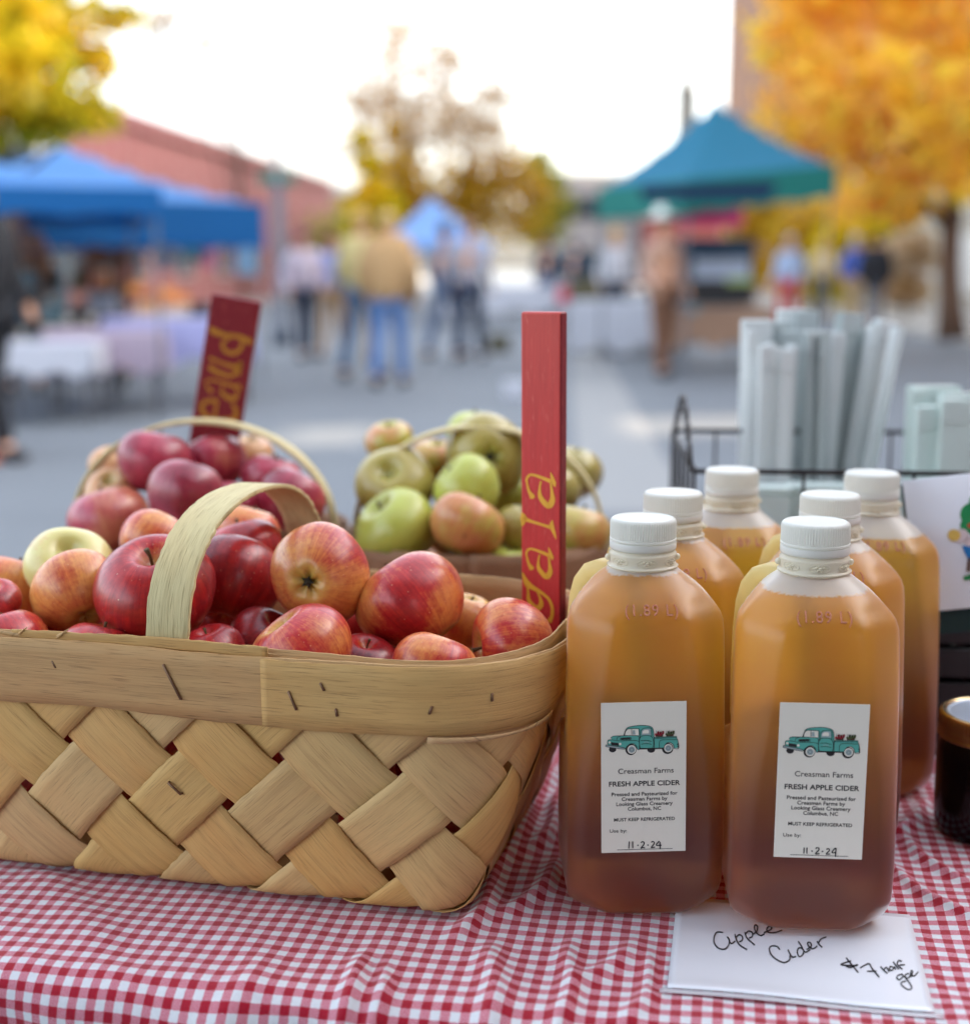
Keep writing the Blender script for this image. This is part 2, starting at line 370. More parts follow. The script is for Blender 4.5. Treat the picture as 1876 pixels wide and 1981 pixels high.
W = np.stack([TO.x+ta.x*aa+tb.x*yb, TO.y+ta.y*aa+tb.y*yb, TO.z+zb], -1).reshape(-1, 3)
nbb = len(B_)
cl = mk('tablecloth', W, gridmesh(W, na, nbb), M['gingham'], None, True, uv=np.stack([aa, bb], -1).reshape(-1, 2))
tag(cl, 'red and white gingham tablecloth under the baskets and cider jugs', 'tablecloth')
tbl = thing('folding_table', 'market stall table hidden beneath the gingham cloth', 'table', (TO+ta*.08+tb*.375-Vector((0,0,TZ))), TA)
bevel(MB().box((0, 0, TZ-.018), (.69, .374, .016)).build('tabletop', plain('table_laminate', lin(200,198,190), .6), tbl), .004)
for sx in (-1, 1):
    for sy in (-1, 1): MB().tube([(sx*.6, sy*.3, TZ-.034), (sx*.62, sy*.31, 0.0)], .013, 10).build('leg', plain('grey_leg_metal', lin(110,112,114), .4, metal=.6), tbl, True)

# ================================================================ woven baskets
def rrect(f, A, B, Rr):
    """point and outward normal at fraction f of a rounded rectangle, from the middle of the front side"""
    per = 4*(A+B)-8*Rr+2*math.pi*Rr; s = (f % 1.0)*per
    segs = [(A-Rr, 0, (0, -B), (1, 0)), (math.pi/2*Rr, 1, (A-Rr, -B+Rr), -math.pi/2), (2*(B-Rr), 0, (A, -B+Rr), (0, 1)),
            (math.pi/2*Rr, 1, (A-Rr, B-Rr), 0.0), (2*(A-Rr), 0, (A-Rr, B), (-1, 0)), (math.pi/2*Rr, 1, (-A+Rr, B-Rr), math.pi/2),
            (2*(B-Rr), 0, (-A, B-Rr), (0, -1)), (math.pi/2*Rr, 1, (-A+Rr, -B+Rr), math.pi), (A-Rr, 0, (-A+Rr, -B), (1, 0))]
    for (L, k, c, d) in segs:
        if s <= L+1e-9:
            if k == 0: return (c[0]+d[0]*s, c[1]+d[1]*s), (d[1], -d[0])
            th = d+s/Rr; return (c[0]+Rr*math.cos(th), c[1]+Rr*math.sin(th)), (math.cos(th), math.sin(th))
        s -= L
    return (0, -B), (0, -1)
class Basket:
    def __init__(s, top, bot, rt, rb, H, n, flare=.85):
        s.top, s.bot, s.rt, s.rb, s.H, s.n, s.fl = top, bot, rt, rb, H, n, flare
        per = lambda A, B, Rr: 4*(A+B)-8*Rr+2*math.pi*Rr
        s.Pt = (per(*top, rt)+per(*bot, rb))/2; s.P = s.Pt/n
    def S(s, x, z, off=0.0, rf=.010):
        """surface point: x along the perimeter, z up the side (negative = under the bottom)"""
        if z > rf: h, ins, ca, sa = z, 0, 1, 0
        else:
            a = min((rf-z)/rf, math.pi/2); ca, sa = math.cos(a), math.sin(a)
            h = rf-rf*sa; ins = rf*(1-ca)+max(0, (rf-z)-rf*math.pi/2)
        t = max(0, min(1, h/s.H)); k = t**s.fl; bul = .004*math.sin(math.pi*t)
        A = s.bot[0]+(s.top[0]-s.bot[0])*k+bul-ins; B = s.bot[1]+(s.top[1]-s.bot[1])*k+bul-ins; Rr = s.rb+(s.rt-s.rb)*t
        Rr = min(Rr, A-.001, B-.001)
        p, n = rrect(x/s.Pt, A, B, Rr)
        return (p[0]+n[0]*off*ca, p[1]+n[1]*off*ca, h-off*sa+.0035)
    def weave(s, root, mat, d=.0017, wf=.875, thick=.0007, seed=1, simple=False):
        rd = random.Random(seed); nu = 26 if simple else 54; nv = 4 if simple else 7
        P = s.P; zt = s.H-.012; z0 = .060
        sh = lambda c: math.tanh(1.6*c)/math.tanh(1.6)
        for fam in (0, 1):
            for i in range(s.n):
                V = []; UV = []; ph = rd.random()*9; w = P*wf*(1+rd.uniform(-.06, .045)); dr = rd.uniform(-.03, .03); lat = rd.uniform(-.0022, .0022); lat2 = rd.uniform(-.004, .004)
                lo, hi = -.040, zt
                for a in range(nu):
                    z = lo+(hi-lo)*a/(nu-1)
                    for b in range(nv):
                        e = (b/(nv-1)-.5)*w*(1+dr*(z/s.H)*.6)+lat+lat2*(z/s.H-.5)
                        if b in (0, nv-1) and not simple: e += rd.gauss(0, .0003)
                        if fam == 0:   # leans left going up:  x + z = const
                            q = z0+i*P; x = q-z+e/2; zz = z+e/2; r = x-zz; c = -((-1)**i)*math.cos(math.pi*(r+z0)/P)
                        else:
                            r = -z0+i*P; x = r+z+e/2; zz = z-e/2; q = x+zz; c = ((-1)**i)*math.cos(math.pi*(q-z0)/P)
                        edge = (b/(nv-1)-.5)*2
                        off = d*sh(c)+.0004*math.sin(z*60+ph)+.0006*abs(edge)**3*math.sin(z*35+ph*2)*(1 if c > 0 else 0)
                        if zz > zt: zz = zt
                        V.append(s.S(x, zz, off)); UV.append((z*1.414, e+ph))
                o = mk('splint', V, gridmesh(V, nu, nv), mat, root, True, UV); solid(o, thick)
    def band(s, root, name, mat, z0, z1, off, th, f0=0.0, f1=1.0, nu=160, seed=0, parent=None):
        rd = random.Random(seed); V = []; UV = []; nv = 6; ns = [rd.gauss(0, .0002) for _ in range(nu)]; nt = [rd.gauss(0, .00018) for _ in range(nu)]
        closed = (f1-f0) >= .999
        for i in range(nu):
            f = f0+(f1-f0)*i/(nu-1)
            for j in range(nv):
                z = z0+(z1-z0)*j/(nv-1)+(nt[i] if j == nv-1 else ns[i] if j == 0 else 0)+.0012*math.sin(f*40+seed)*(.6 if j else 1)
                V.append(s.S(f*s.Pt, z, off)); UV.append((f*s.Pt, z+seed*.37))
        o = mk(name, V, gridmesh(V, nu, nv), mat, root, True, UV); solid(o, th, 1.0 if off > 0 else -1.0); return o
    def handle(s, root, mat, rise, w, th=.0032, n=60, x0=0.0, side=False, zin=.02, pw=2.3, name='handle'):
        ax = (s.top[0] if side else s.top[1])-.0035; V = []; UV = []; pts = []
        rd = random.Random(5)
        for i in range(n):
            a = math.pi*i/(n-1); c, sn = math.cos(a), math.sin(a)
            y = -math.copysign(abs(c)**(2/pw), c)*ax; z = s.H+.002+abs(sn)**(2/pw)*rise
            pts.append((y, z))
        low = ax-.009
        pts = [(-low, s.H-.06)]+pts+[(low, s.H-.06)]; L = 0
        for i, (y, z) in enumerate(pts):
            if i: L += math.hypot(y-pts[i-1][0], z-pts[i-1][1])
            for j in range(9):
                e = (j/8-.5)*w+(rd.gauss(0, .0003) if j in (0, 8) else 0)
                V.append((y, x0+e, z) if side else (x0+e, y, z)); UV.append((L, e))
        o = mk(name, V, gridmesh(V, len(pts), 9), mat, root, True, UV); solid(o, th, 0, .0006); return o
BR = R(-14.8)
bk = Basket((.226, .117), (.180, .101), .088, .014, .160, 17)
BX, BY = -.163, .930
b1 = thing('woven_basket', 'large splint-woven basket heaped with red apples, front left on the gingham cloth', 'basket', (BX, BY, TZ+.0015), BR, 'woven market baskets')
bk.weave(b1, M['splint'], seed=11)
def base_panel(b, root, mat):
    V = []; nn = 40
    for i in range(nn):
        p, _ = rrect(i/nn, b.bot[0]-.014, b.bot[1]-.014, max(.004, b.rb-.005)); V += [(p[0], p[1], .006), (p[0], p[1], .0075)]
    Fs = [tuple(range(0, 2*nn, 2))[::-1], tuple(range(1, 2*nn, 2))]+[(2*i, 2*((i+1) % nn), 2*((i+1) % nn)+1, 2*i+1) for i in range(nn)]
    mk('bottom_panel', V, Fs, mat, root)
base_panel(bk, b1, M['splint'])
fj = (520-330)/F*.86/bk.Pt*1.01
bk.band(b1, 'inner_band', M['band'], .118, .1615, -.0036, .0014, .5, 1.5, seed=3)
bk.band(b1, 'rim_band', M['band'], .1185, .160, .0037, .0014, .5, 1.5, seed=1)
bk.band(b1, 'overlapping_band', M['band'], .1185, .1592, .0053, .0012, fj, fj+.30, nu=90, seed=2)
bk.handle(b1, M['handle'], .080, .0285)
# loose splinter strips lying along the rim
bk.band(b1, 'splinter', M['band'], .158, .1655, .0012, .0008, -.085, .055, nu=40, seed=8)
def staple(px, py, dx, dy, root, f_off=.0052):
    # locate the pixel on the front side of the basket by a short search
    inv = root_mat.inverted()
    best = None
    for a in range(-60, 140):
        for c in range(10, 33):
            x = a*.002; z = c*.005; p = root_mat @ Vector(bk.S(x, z, .004)); 
            q = p-camo.location; d = q.y*CP-q.z*SP; u = q.y*SP+q.z*CP; X = CX+q.x/d*F; Y = CY-u/d*F
            e = (X-px)**2+(Y-py)**2
            if best is None or e < best[0]: best = (e, x, z)
    _, x, z = best; k = .00032
    return x, z
root_mat = Matrix.Translation((BX, BY, TZ+.0015)) @ Matrix.Rotation(BR, 4, 'Z')
for (px, py, dx, dy, off) in [(336,1316,16,33,.0058),(568,1352,7,17,.0069),(107,1289,3,6,.0047),(627,1325,3,6,.0069),(652,1376,1,6,.0069),(836,1369,-2,6,.0069),(948,1342,0,6,.0069),(335,1525,12,11,.0038)]:
    x, z = staple(px, py, dx, dy, b1); kx = .000315
    a = Vector(bk.S(x-dx*kx, z+dy*kx, off)); c = Vector(bk.S(x+dx*kx, z-dy*kx, off)); n_ = Vector((0, -1, 0)); a0 = a-n_*.002; c0 = c-n_*.002
    MB().tube([a0, a, c, c0], .0009, 6).build('staple', M['staple'], b1, True)
def sliver(f0, f1, z0, z1, off, name='splinter', wz=.004):
    V = []; n = 14
    for i in range(n):
        t = i/(n-1); f = f0+(f1-f0)*t; zc = z0+(z1-z0)*t; h = wz*(1-t)**.7*.5+.0001
        for s in (-1, 0, 1): V.append(bk.S(f*bk.Pt, zc+s*h, off+.0012*math.sin(t*3)))
    o = mk(name, V, gridmesh(V, n, 3), M['band'], b1, True, [(i*.01, .3) for i in range(len(V))]); solid(o, .0006)
sliver(-.055, .062, .1600, .1608, .0005); sliver(-.075, -.115, .160, .1655, .0012, wz=.003); sliver(-.060, -.052, .161, .1675, .0015, wz=.0026); sliver(-.082, -.076, .161, .1665, .0012, wz=.0022)
sliver(.135, .190, .1172, .1165, .0072, 'torn_edge', .0036); sliver(.205, .165, .1185, .116, .0076, 'torn_edge', .003)
fib = MB(); rd = random.Random(3)
for i in range(46):
    f = rd.uniform(-.22, .3); z = rd.choice([.1600, .1605, .1185, .119]); p = Vector(bk.S(f*bk.Pt, z, .0045)); 
    d = Vector((rd.uniform(-1, 1), -rd.uniform(0, .6), rd.uniform(-.2, .7)))*rd.uniform(.0015, .005)
    fib.tube([p, p+d*.5+Vector((0, 0, .0003)), p+d], [.00014, .0001, .00005], 3)
tag(fib.build('wood_fibres', M['band'], b1), kind='stuff')

def small_basket(cx, cy, rz, label, A=.118, B=.122, H=.146, rise=.098):
    b = Basket((A, B), (.088, .092), .098, .03, H, 11)
    r = thing('woven_basket', label, 'basket', (cx, cy, TZ+.0015), rz, 'woven market baskets')
    b.weave(r, M['splint_old'], seed=int(cx*100)+50, simple=True); base_panel(b, r, M['splint_old'])
    b.band(r, 'inner_band', M['splint_old'], .108, H+.001, -.0028, .0014, seed=3, nu=90)
    b.band(r, 'rim_band', M['splint_old'], .106, H, .0030, .0016, seed=1, nu=90)
    b.handle(r, M['handle'], rise, .021, .0036, side=True, pw=2.05); return b, r
small_basket(-.262, 1.285, R(-4), 'round splint basket of mauve-red apples behind the large basket, at left', A=.126, rise=.102)
small_basket(-.006, 1.275, R(-3), 'round splint basket of green apples in front of the empty road')
# ================================================================ apples
def apple_mesh(name, seed, squat=.88, n=44, m=32):
    rd = random.Random(seed); V = []; Fs = []
    ph = [rd.random()*6.28 for _ in range(4)]; lob = rd.uniform(.012, .035); skew = rd.uniform(-.10, .10); tap = rd.uniform(.06, .13)
    for i in range(m+1):
        t = math.pi*i/m
        for k in range(n):
            th = 2*math.pi*k/n
            rr = math.sin(t)**.92*(1+tap*math.cos(t)) if 0 < i < m else 0
            lb = 1+lob*math.cos(5*th+ph[0])*(.3+.7*(1-math.cos(t))/2)+.02*math.cos(2*th+ph[1])+.012*math.cos(3*th+ph[2])
            x = rr*lb; z = squat*math.cos(t)
            z -= (.40*math.exp(-(rr/.27)**2) if t < math.pi/2 else 0); z += (.22*(1+.25*math.cos(5*th+ph[0]))*math.exp(-(rr/.24)**2) if t > math.pi/2 else 0)
            z += skew*x*math.cos(th+ph[3])*(1 if rr else 0)
            V.append((x*math.cos(th), x*math.sin(th), z))
    V = [(a*.035, b*.035, c*.035) for a, b, c in V]
    for i in range(m):
        for k in range(n):
            k2 = (k+1) % n; Fs.append((i*n+k, (i+1)*n+k, (i+1)*n+k2, i*n+k2))
    me = bpy.data.meshes.new(name); me.from_pydata(V, [], Fs)
    bm = bmesh.new(); bm.from_mesh(me); bmesh.ops.remove_doubles(bm, verts=bm.verts, dist=1e-6); bm.to_mesh(me); bm.free()
    me.polygons.foreach_set('use_smooth', [True]*len(me.polygons)); me.update(); return me
AM = {}
for kind in ('gala', 'cream', 'mauve', 'green', 'olive'):
    AM[kind] = [apple_mesh(kind+'_apple', 10+j*7+len(kind), sq) for j, sq in enumerate((.88, .84, .92, .80))]
    for me in AM[kind]: me.materials.append(M[kind])
stm = MB().tube([(0, 0, .010), (.0004, 0, .018), (.0014, .0005, .025), (.0032, .001, .0305)], [.0011, .0009, .0010, .0017], 8)
def sepals():
    mb = MB()
    for k in range(5):
        th = k*2*math.pi/5; c, s = math.cos(th), math.sin(th)
        mb.add([(c*.001-s*.0016, s*.001+c*.0016, 0), (c*.001+s*.0016, s*.001-c*.0016, 0), (c*.0052, s*.0052, -.0028), (c*.003, s*.003, -.0036)], [(0, 1, 2), (0, 2, 3), (1, 3, 2), (0, 3, 1)])
    mb.ball((0, 0, -.0008), .0030, 8, 5, sc3=(1, 1, .6)); return mb
stem_me = mk('stem', stm.v, stm.f, M['stem'], None, True).data; s_ = sepals(); cal_me = mk('calyx', s_.v, s_.f, M['calyx'], None).data
for o in list(COL.objects):
    if o.name in ('stem', 'calyx'): bpy.data.objects.remove(o)
APPLES = []
def apple(px, py, r, d, ax, blush, label, kind='gala', var=0, group=None, stem=True, calyx=False, sq=1.0, spin=0):
    """r: half width in photo units; ax: stem direction (right, up, towards the viewer)"""
    APPLES.append(dict(p=at(px, py, d), d=d, r=r*d/F*1.02, ax=Vector((ax[0], -ax[2]*CP+ax[1]*SP*0, ax[1])).normalized(), blush=blush, label=label, kind=kind, var=var, group=group, stem=stem, calyx=calyx, sq=sq, spin=spin))
G1 = 'red apples in the large front basket'
T = 'apple '
apple(-8,1168,50,.93,(0,.8,.3),.95,'dark red apple cut by the left edge of the photo above the basket rim',group=G1,var=1)
apple(18,1254,78,.872,(-.3,.9,-.2),.85,'streaked red apple resting on the rim at the far left of the big basket',group=G1,var=2)
apple(22,1142,73,1.0,(.3,.9,-.3),.50,'pink and yellow apple behind the left end of the big basket',group=G1)
apple(137,1100,84,.985,(.12,.80,.62),.25,'pale green-cream apple with open stem hollow, left in the big basket','cream',group=G1,var=3,stem=False)
apple(148,1146,84,.915,(-.4,.5,-.6),.50,'yellow-orange apple with small brown scar, left of the dark red one',group=G1,var=0)
apple(301,1146,114,.905,(.06,.93,.36),1.08,'big dark red apple with a short stem behind the basket handle',group=G1,var=0)
apple(190,1266,72,.872,(.2,.9,-.3),.90,'low red apple peeking over the rim left of the handle',group=G1,var=1)
apple(300,1052,68,1.02,(.4,.7,-.4),.62,'orange-red apple behind the dark red one, left of the handle top',group=G1,var=2)
apple(452,1122,92,.955,(.2,.8,-.5),1.12,'deep crimson apple right of the basket handle',group=G1,var=2)
apple(474,1066,72,1.02,(-.3,.9,-.2),.92,'bright pink-red shiny apple under the arch of the handle',group=G1,var=1)
apple(480,1030,58,1.09,(.2,.9,-.2),.52,'peach coloured apple framed by the handle arch',group=G1)
apple(617,1112,97,.925,(.18,-.02,-1.0),.55,'yellow and red apple showing its dark star-shaped blossom end',group=G1,var=1,stem=False,calyx=True)
apple(797,1167,104,.93,(-.62,.72,-.25),.66,'largest orange-red apple on the right of the heap',group=G1,var=0,sq=1.0)
apple(585,1264,103,.868,(-.5,.7,.05),.78,'glossy red apple with a yellow patch against the front rim',group=G1,var=2,sq=.88,stem=False)
apple(838,1298,82,.862,(.35,.8,-.3),.68,'small red and cream apple at the rim right of centre',group=G1,var=0,stem=False)
apple(993,1248,90,.90,(-.93,.03,.25),.70,'orange-red apple lying on its side, its stem pointing left, below the gala stick',group=G1,var=0)
apple(900,1200,56,.985,(.2,.9,0),.42,'pale pink apple half hidden behind the right apples of the big basket',group=G1,var=2)
apple(706,1284,62,.895,(.1,.9,.2),1.25,'dark maroon apple in the gap between two rim apples',group=G1,var=1)
apple(508,1246,72,.915,(.5,.7,.1),1.30,'shadowed brownish red apple between handle and rim apples',group=G1,var=0)
apple(412,1268,64,.91,(-.2,.9,.1),1.2,'shadowed dark apple low behind the handle foot',group=G1,var=2)
apple(690,1205,60,1.0,(0,.9,.1),1.0,'red apple glimpsed between the yellow-red and the orange-red apples',group=G1,var=1)
apple(86,1222,42,.95,(0,.9,.1),.85,'small pinkish red apple showing between three at the left',group=G1,var=2)
apple(428,1205,46,.97,(0,.9,.1),1.0,'dark crimson apple deep in the shade right of the handle',group=G1,var=2)
G2 = 'mauve-red apples in the left rear basket'
D1 = 1.27
apple(300,895,71,1.27,(.1,.9,-.2),1.10,'round dark mauve apple highest in the left rear basket','mauve',0,G2)
apple(414,898,63,1.30,(-.2,.9,-.3),.86,'mauve apple with orange flank beneath the red stick','mauve',1,G2)
apple(360,958,73,1.20,(.2,.9,-.3),1.05,'rose-red apple in front of the left rear basket heap','mauve',2,G2)
apple(212,1008,78,1.18,(-.3,.9,-.2),.62,'buff and pink apple at the left front of the rear basket','mauve',1,G2)
apple(216,952,50,1.27,(0,.7,.5),.20,'pale apple with open stem hollow at the left of the rear basket','mauve',3,G2,stem=False)
apple(222,905,46,1.36,(0,.9,.2),.30,'tan apple against the inner left side of the rear basket','mauve',0,G2)
apple(487,880,42,1.38,(0,.9,.2),-.1,'pale yellow-green apple beside the foot of the red stick','mauve',0,G2)
apple(524,930,60,1.28,(.3,.9,0),.98,'plum coloured apple at the right of the left rear basket','mauve',1,G2)
apple(562,968,64,1.22,(.5,.8,-.3),1.10,'purple-red apple touching the right edge of the left rear basket','mauve',2,G2)
apple(455,985,58,1.22,(.5,.8,-.3),.9,'red apple of the rear basket hidden behind the handle top','mauve',0,G2)
apple(300,1030,60,1.20,(.5,.8,-.3),.9,'red apple low in the front of the left rear basket','mauve',0,G2)
G3 = 'green apples in the right rear basket'
apple(752,856,46,1.37,(0,.9,.2),.55,'small yellow-green and orange apple at the top left of the green heap','green',0,G3)
apple(845,893,50,1.34,(0,.9,.2),.72,'peach coloured apple in the middle of the green heap','green',1,G3)
apple(766,940,76,1.22,(-.22,.62,.75),.0,'russet olive apple with a deep stem hollow, left in the green basket','olive',0,G3,stem=False)
apple(942,882,80,1.27,(-.1,-.1,-1),.25,'big dark olive apple with brown blossom end under the handle','olive',1,G3,stem=False,calyx=True)
apple(905,945,66,1.24,(-.7,.7,.1),-.2,'smooth green apple in the middle of the green basket','green',2,G3)
apple(768,1028,82,1.15,(-.5,.8,.2),-.3,'light green apple at the front left rim of the green basket','green',0,G3)
apple(901,1017,74,1.15,(.4,.8,-.2),.72,'green apple with peach blush at the front rim, centre','green',3,G3)
apple(1118,1032,64,1.17,(.2,.8,-.2),.50,'yellow-green and orange apple right of the gala stick','green',1,G3)
apple(988,958,44,1.28,(.1,.9,0),-.2,'dark green apple in shadow left of the gala stick','green',0,G3)
apple(1006,1022,48,1.22,(.1,.9,0),.2,'shadowed olive apple close beside the gala stick','olive',2,G3)
apple(1060,948,62,1.28,(.1,.9,0),.3,'brownish olive apple behind the gala stick','olive',3,G3)
apple(1108,915,56,1.33,(.1,.9,0),.4,'brown-shaded apple at the right inner wall of the green basket','olive',0,G3)
apple(918,838,52,1.40,(.1,.9,0),-.3,'pale green apple rising above the handle of the green basket','green',1,G3)
apple(985,1100,46,1.16,(.1,.9,0),-.3,'light green apple low behind the rim of the green basket','green',2,G3)
NV = len(APPLES)
HOLD = {G1: (BX, BY, BR, .226, .117, .088), G2: (-.262, 1.285, R(-4), .118, .122, .098), G3: (-.006, 1.275, R(-3), .118, .122, .098)}
def wall_push(a):
    # how far (along the view) the apple must move back to stay behind the front rim
    cx, cy, rz, A, B, Rr = HOLD[a['group']]; c, s = math.cos(-rz), math.sin(-rz); dx, dy = a['p'].x-cx, a['p'].y-cy
    lx = c*dx-s*dy; ly = s*dx+c*dy; r = a['r']; zt = a['p'].z-(TZ+(.1615 if a['group'] == G1 else .146))
    e = r*.97 if zt < 0 else math.sqrt(max(0, r*r-zt*zt))*.97
    yf = -B+.0062
    xx = abs(lx)-(A-Rr)
    if xx > 0: yf = -(B-Rr)-math.sqrt(max(0, (Rr-.0062)**2-min(xx, Rr-.0062)**2))
    return max(0, yf+e-ly)
# keep apples from passing through each other: slide them along the line of sight
for it in range(120):
    mv = [0.0]*NV
    for i in range(NV):
        for j in range(i+1, NV):
            a, b = APPLES[i], APPLES[j]; v = a['p']-b['p']; dd = v.length; mn = (a['r']+b['r'])*.915
            if dd < mn:
                s = 1 if a['d'] > b['d'] else -1; e = (mn-dd)*.35; mv[i] += s*e; mv[j] -= s*e
    for i, a in enumerate(APPLES):
        w_ = wall_push(a); m__ = max(mv[i], w_*.6) if w_ > 0 else mv[i]
        if m__:
            k = 1+max(-.01, min(.01, m__))/a['d']; q = a['p']-camo.location; a['p'] = camo.location+q*k; a['d'] *= k; a['r'] *= k
for a in APPLES:
    o = link('apple', AM[a['kind']][a['var']]); o.location = a['p']; s = a['r']/.035
    q = a['ax'].to_track_quat('Z', 'Y') @ Quaternion((0, 0, 1), a['spin']+ len(a['label'])*1.7)
    o.rotation_mode = 'QUATERNION'; o.rotation_quaternion = q; o.scale = (s, s, s*a['sq'])
    o['blush'] = float(a['blush']); tag(o, a['label'], 'apple', a['group'])
    if a['stem']: link('stem', stem_me, o)
    if a['calyx']:
        c = link('calyx', cal_me, o); c.location = (0, 0, -.0238)
# the layers beneath, seen through the gaps of the weave and between the upper apples
rd = random.Random(21); low = []
def fits(p, r):
    return all((p-a['p']).length > (r+a['r'])*.93 for a in APPLES) and all((p-q).length > (r+s)*.97 for q, s in low)
for (rm, ex, ey, zs, kind, grp, lab, cnt) in [
    (root_mat, .165, .075, (.040, .098), 'gala', G1, 'red apple in the lower layers of the large front basket', 34),
    (Matrix.Translation((-.262, 1.285, TZ)), .07, .07, (.042, .095), 'mauve', G2, 'apple in the lower layers of the left rear basket', 9),
    (Matrix.Translation((-.006, 1.275, TZ)), .07, .07, (.042, .095), 'green', G3, 'apple in the lower layers of the green apple basket', 9)]:
    k = 0
    for it in range(6000):
        r = rd.uniform(.029, .034); z = rd.choice(zs)+rd.uniform(-.004, .01)
        g = .8+.2*z/.1; lp = Vector((rd.uniform(-ex, ex)*g, rd.uniform(-ey, ey)*g, z)); p = rm @ lp
        if fits(p, r):
            low.append((p, r)); o = link('apple', AM[kind][rd.randrange(4)]); o.location = p; s = r/.035; o.scale = (s, s, s)
            o.rotation_euler = (rd.uniform(-1, 1), rd.uniform(-1, 1), rd.uniform(0, 6)); o['blush'] = rd.uniform(.7, 1.1); tag(o, lab, 'apple', grp); k += 1
            if k >= cnt: break

# ================================================================ variety sticks
def strokes(pts, mb, W, mi=0, bold=1.0):
    """flat variable-width pen stroke from [(x, y, width)]; W maps (x, y) to 3D, raised a little"""
    P = [Vector((p[0], p[1])) for p in pts]; wd = [p[2]*bold for p in pts]
    # smooth with Catmull-Rom
    Q = []; q = []
    for i in range(len(P)-1):
        p0, p1, p2, p3 = P[max(i-1, 0)], P[i], P[i+1], P[min(i+2, len(P)-1)]
        for s in range(6):
            t = s/6; Q.append(.5*((2*p1)+(p2-p0)*t+(2*p0-5*p1+4*p2-p3)*t*t+(3*p1-p0-3*p2+p3)*t**3)); q.append(wd[i]*(1-t)+wd[i+1]*t)
    Q.append(P[-1]); q.append(wd[-1]); L = []; Rr = []
    for i in range(len(Q)):
        t = (Q[min(i+1, len(Q)-1)]-Q[max(i-1, 0)]); t = t.normalized() if t.length > 1e-9 else Vector((1, 0)); n = Vector((-t.y, t.x))
        L.append(Q[i]+n*q[i]/2); Rr.append(Q[i]-n*q[i]/2)
    V = []
    for h in (0, 1):
        V += [W(p.x, p.y, h) for p in L]+[W(p.x, p.y, h) for p in Rr]
    n = len(Q); Fs = []
    for i in range(n-1):
        Fs.append((2*n+i, 2*n+i+1, 3*n+i+1, 3*n+i)); Fs.append((i, i+1, 2*n+i+1, 2*n+i)); Fs.append((n+i, 3*n+i, 3*n+i+1, n+i+1))
    Fs.append((0, 2*n, 3*n, n)); Fs.append((n-1, 2*n-1, 4*n-1, 3*n-1))
    mb.add(V, Fs, mi)
def disc(c, r, mb, W, n=14, mi=0, sx=1):
    V = [W(c[0]+r*sx*math.cos(2*math.pi*k/n), c[1]+r*math.sin(2*math.pi*k/n), h) for h in (0, 1) for k in range(n)]
    mb.add(V, [tuple(range(n, 2*n))]+[(k, (k+1) % n, n+(k+1) % n, n+k) for k in range(n)], mi)
A1 = [[(425,80,4),(440,140,26),(455,200,36),(465,245,4)],[(228,400,6),(250,378,50),(222,320,24),(205,240,16),(200,180,20),(232,128,24),(290,132,26),(360,158,32),(430,185,40)],
      [(335,190,14),(322,280,16),(330,380,40),(400,470,58),(440,400,44),(436,300,22),(425,200,12)]]
def shift(S, dx, dy, sx=1, sy=1): return [[(200+(x-200)*sx+dx, 80+(y-80)*sy+dy, w*(sx+sy)/2) for x, y, w in s] for s in S]
LL = [[(152,575,6),(168,640,60),(152,735,6)],[(165,645,46),(250,672,28),(340,695,26),(425,718,34)],[(440,632,4),(432,700,40),(455,780,26),(474,848,4)]]
GG = [[(150,1275,6),(172,1340,34),(205,1410,62),(260,1445,44),(330,1485,30),(400,1550,24),(432,1640,26),(430,1740,26),(400,1815,44)],
      [(195,1420,14),(205,1500,18),(215,1600,34),(285,1672,52),(328,1620,40),(318,1540,20),(285,1465,12)]]
def stick(name, label, loc, yaw, roll, w, th, length, mat, letters, ink, W0, tilt=0, grp='variety name sticks'):
    r = bpy.data.objects.new(name, None); COL.objects.link(r); r.empty_display_size = .03; r.location = loc
    r.rotation_mode = 'QUATERNION'
    r.rotation_quaternion = Quaternion((0, 1, 0), roll) @ Quaternion((1, 0, 0), tilt) @ Quaternion((0, 0, 1), yaw); tag(r, label, 'sign', grp)
    mb_ = MB().box((0, 0, length/2), (w/2, th/2, length/2)); mb_.m[0] = mb_.m[1] = 1; b = mb_.build('plank', [mat, M['darkred']], r); bevel(b, .0016, 3)
    mb = MB(); Wf = lambda x, y, h: W0(x, y)[0:1]+(-th/2-.00005-.0003*h,)+W0(x, y)[1:2]
    for s in letters: strokes(s, mb, Wf, bold=1.12)
    mb.build('lettering', ink, r); return r
gp = at(1051, 1195, .972); gl_len = .265; gw = .0305
gb = Vector((gp.x+.0005, gp.y, gp.z-.045)); topz = Zp(603, gp.y)
gl_len = topz-gb.z
def W0(x, y):   # zoomed photo units -> stick face
    py = (1230+y/4.4)/1.371; z = Zp(py, gp.y)-gb.z
    ed = 145-(y/1981)*12; return (-gw/2+(x-ed)/(372)*gw*1.0, z)
stick('name_stick', 'upright red painted stick reading gala in yellow, stuck in the large front basket', gb, R(-30), R(-.35), gw, .0098, gl_len, M['red'], A1+shift(A1, -8, 870, .93, .88)+LL+GG, M['yellow'], W0)
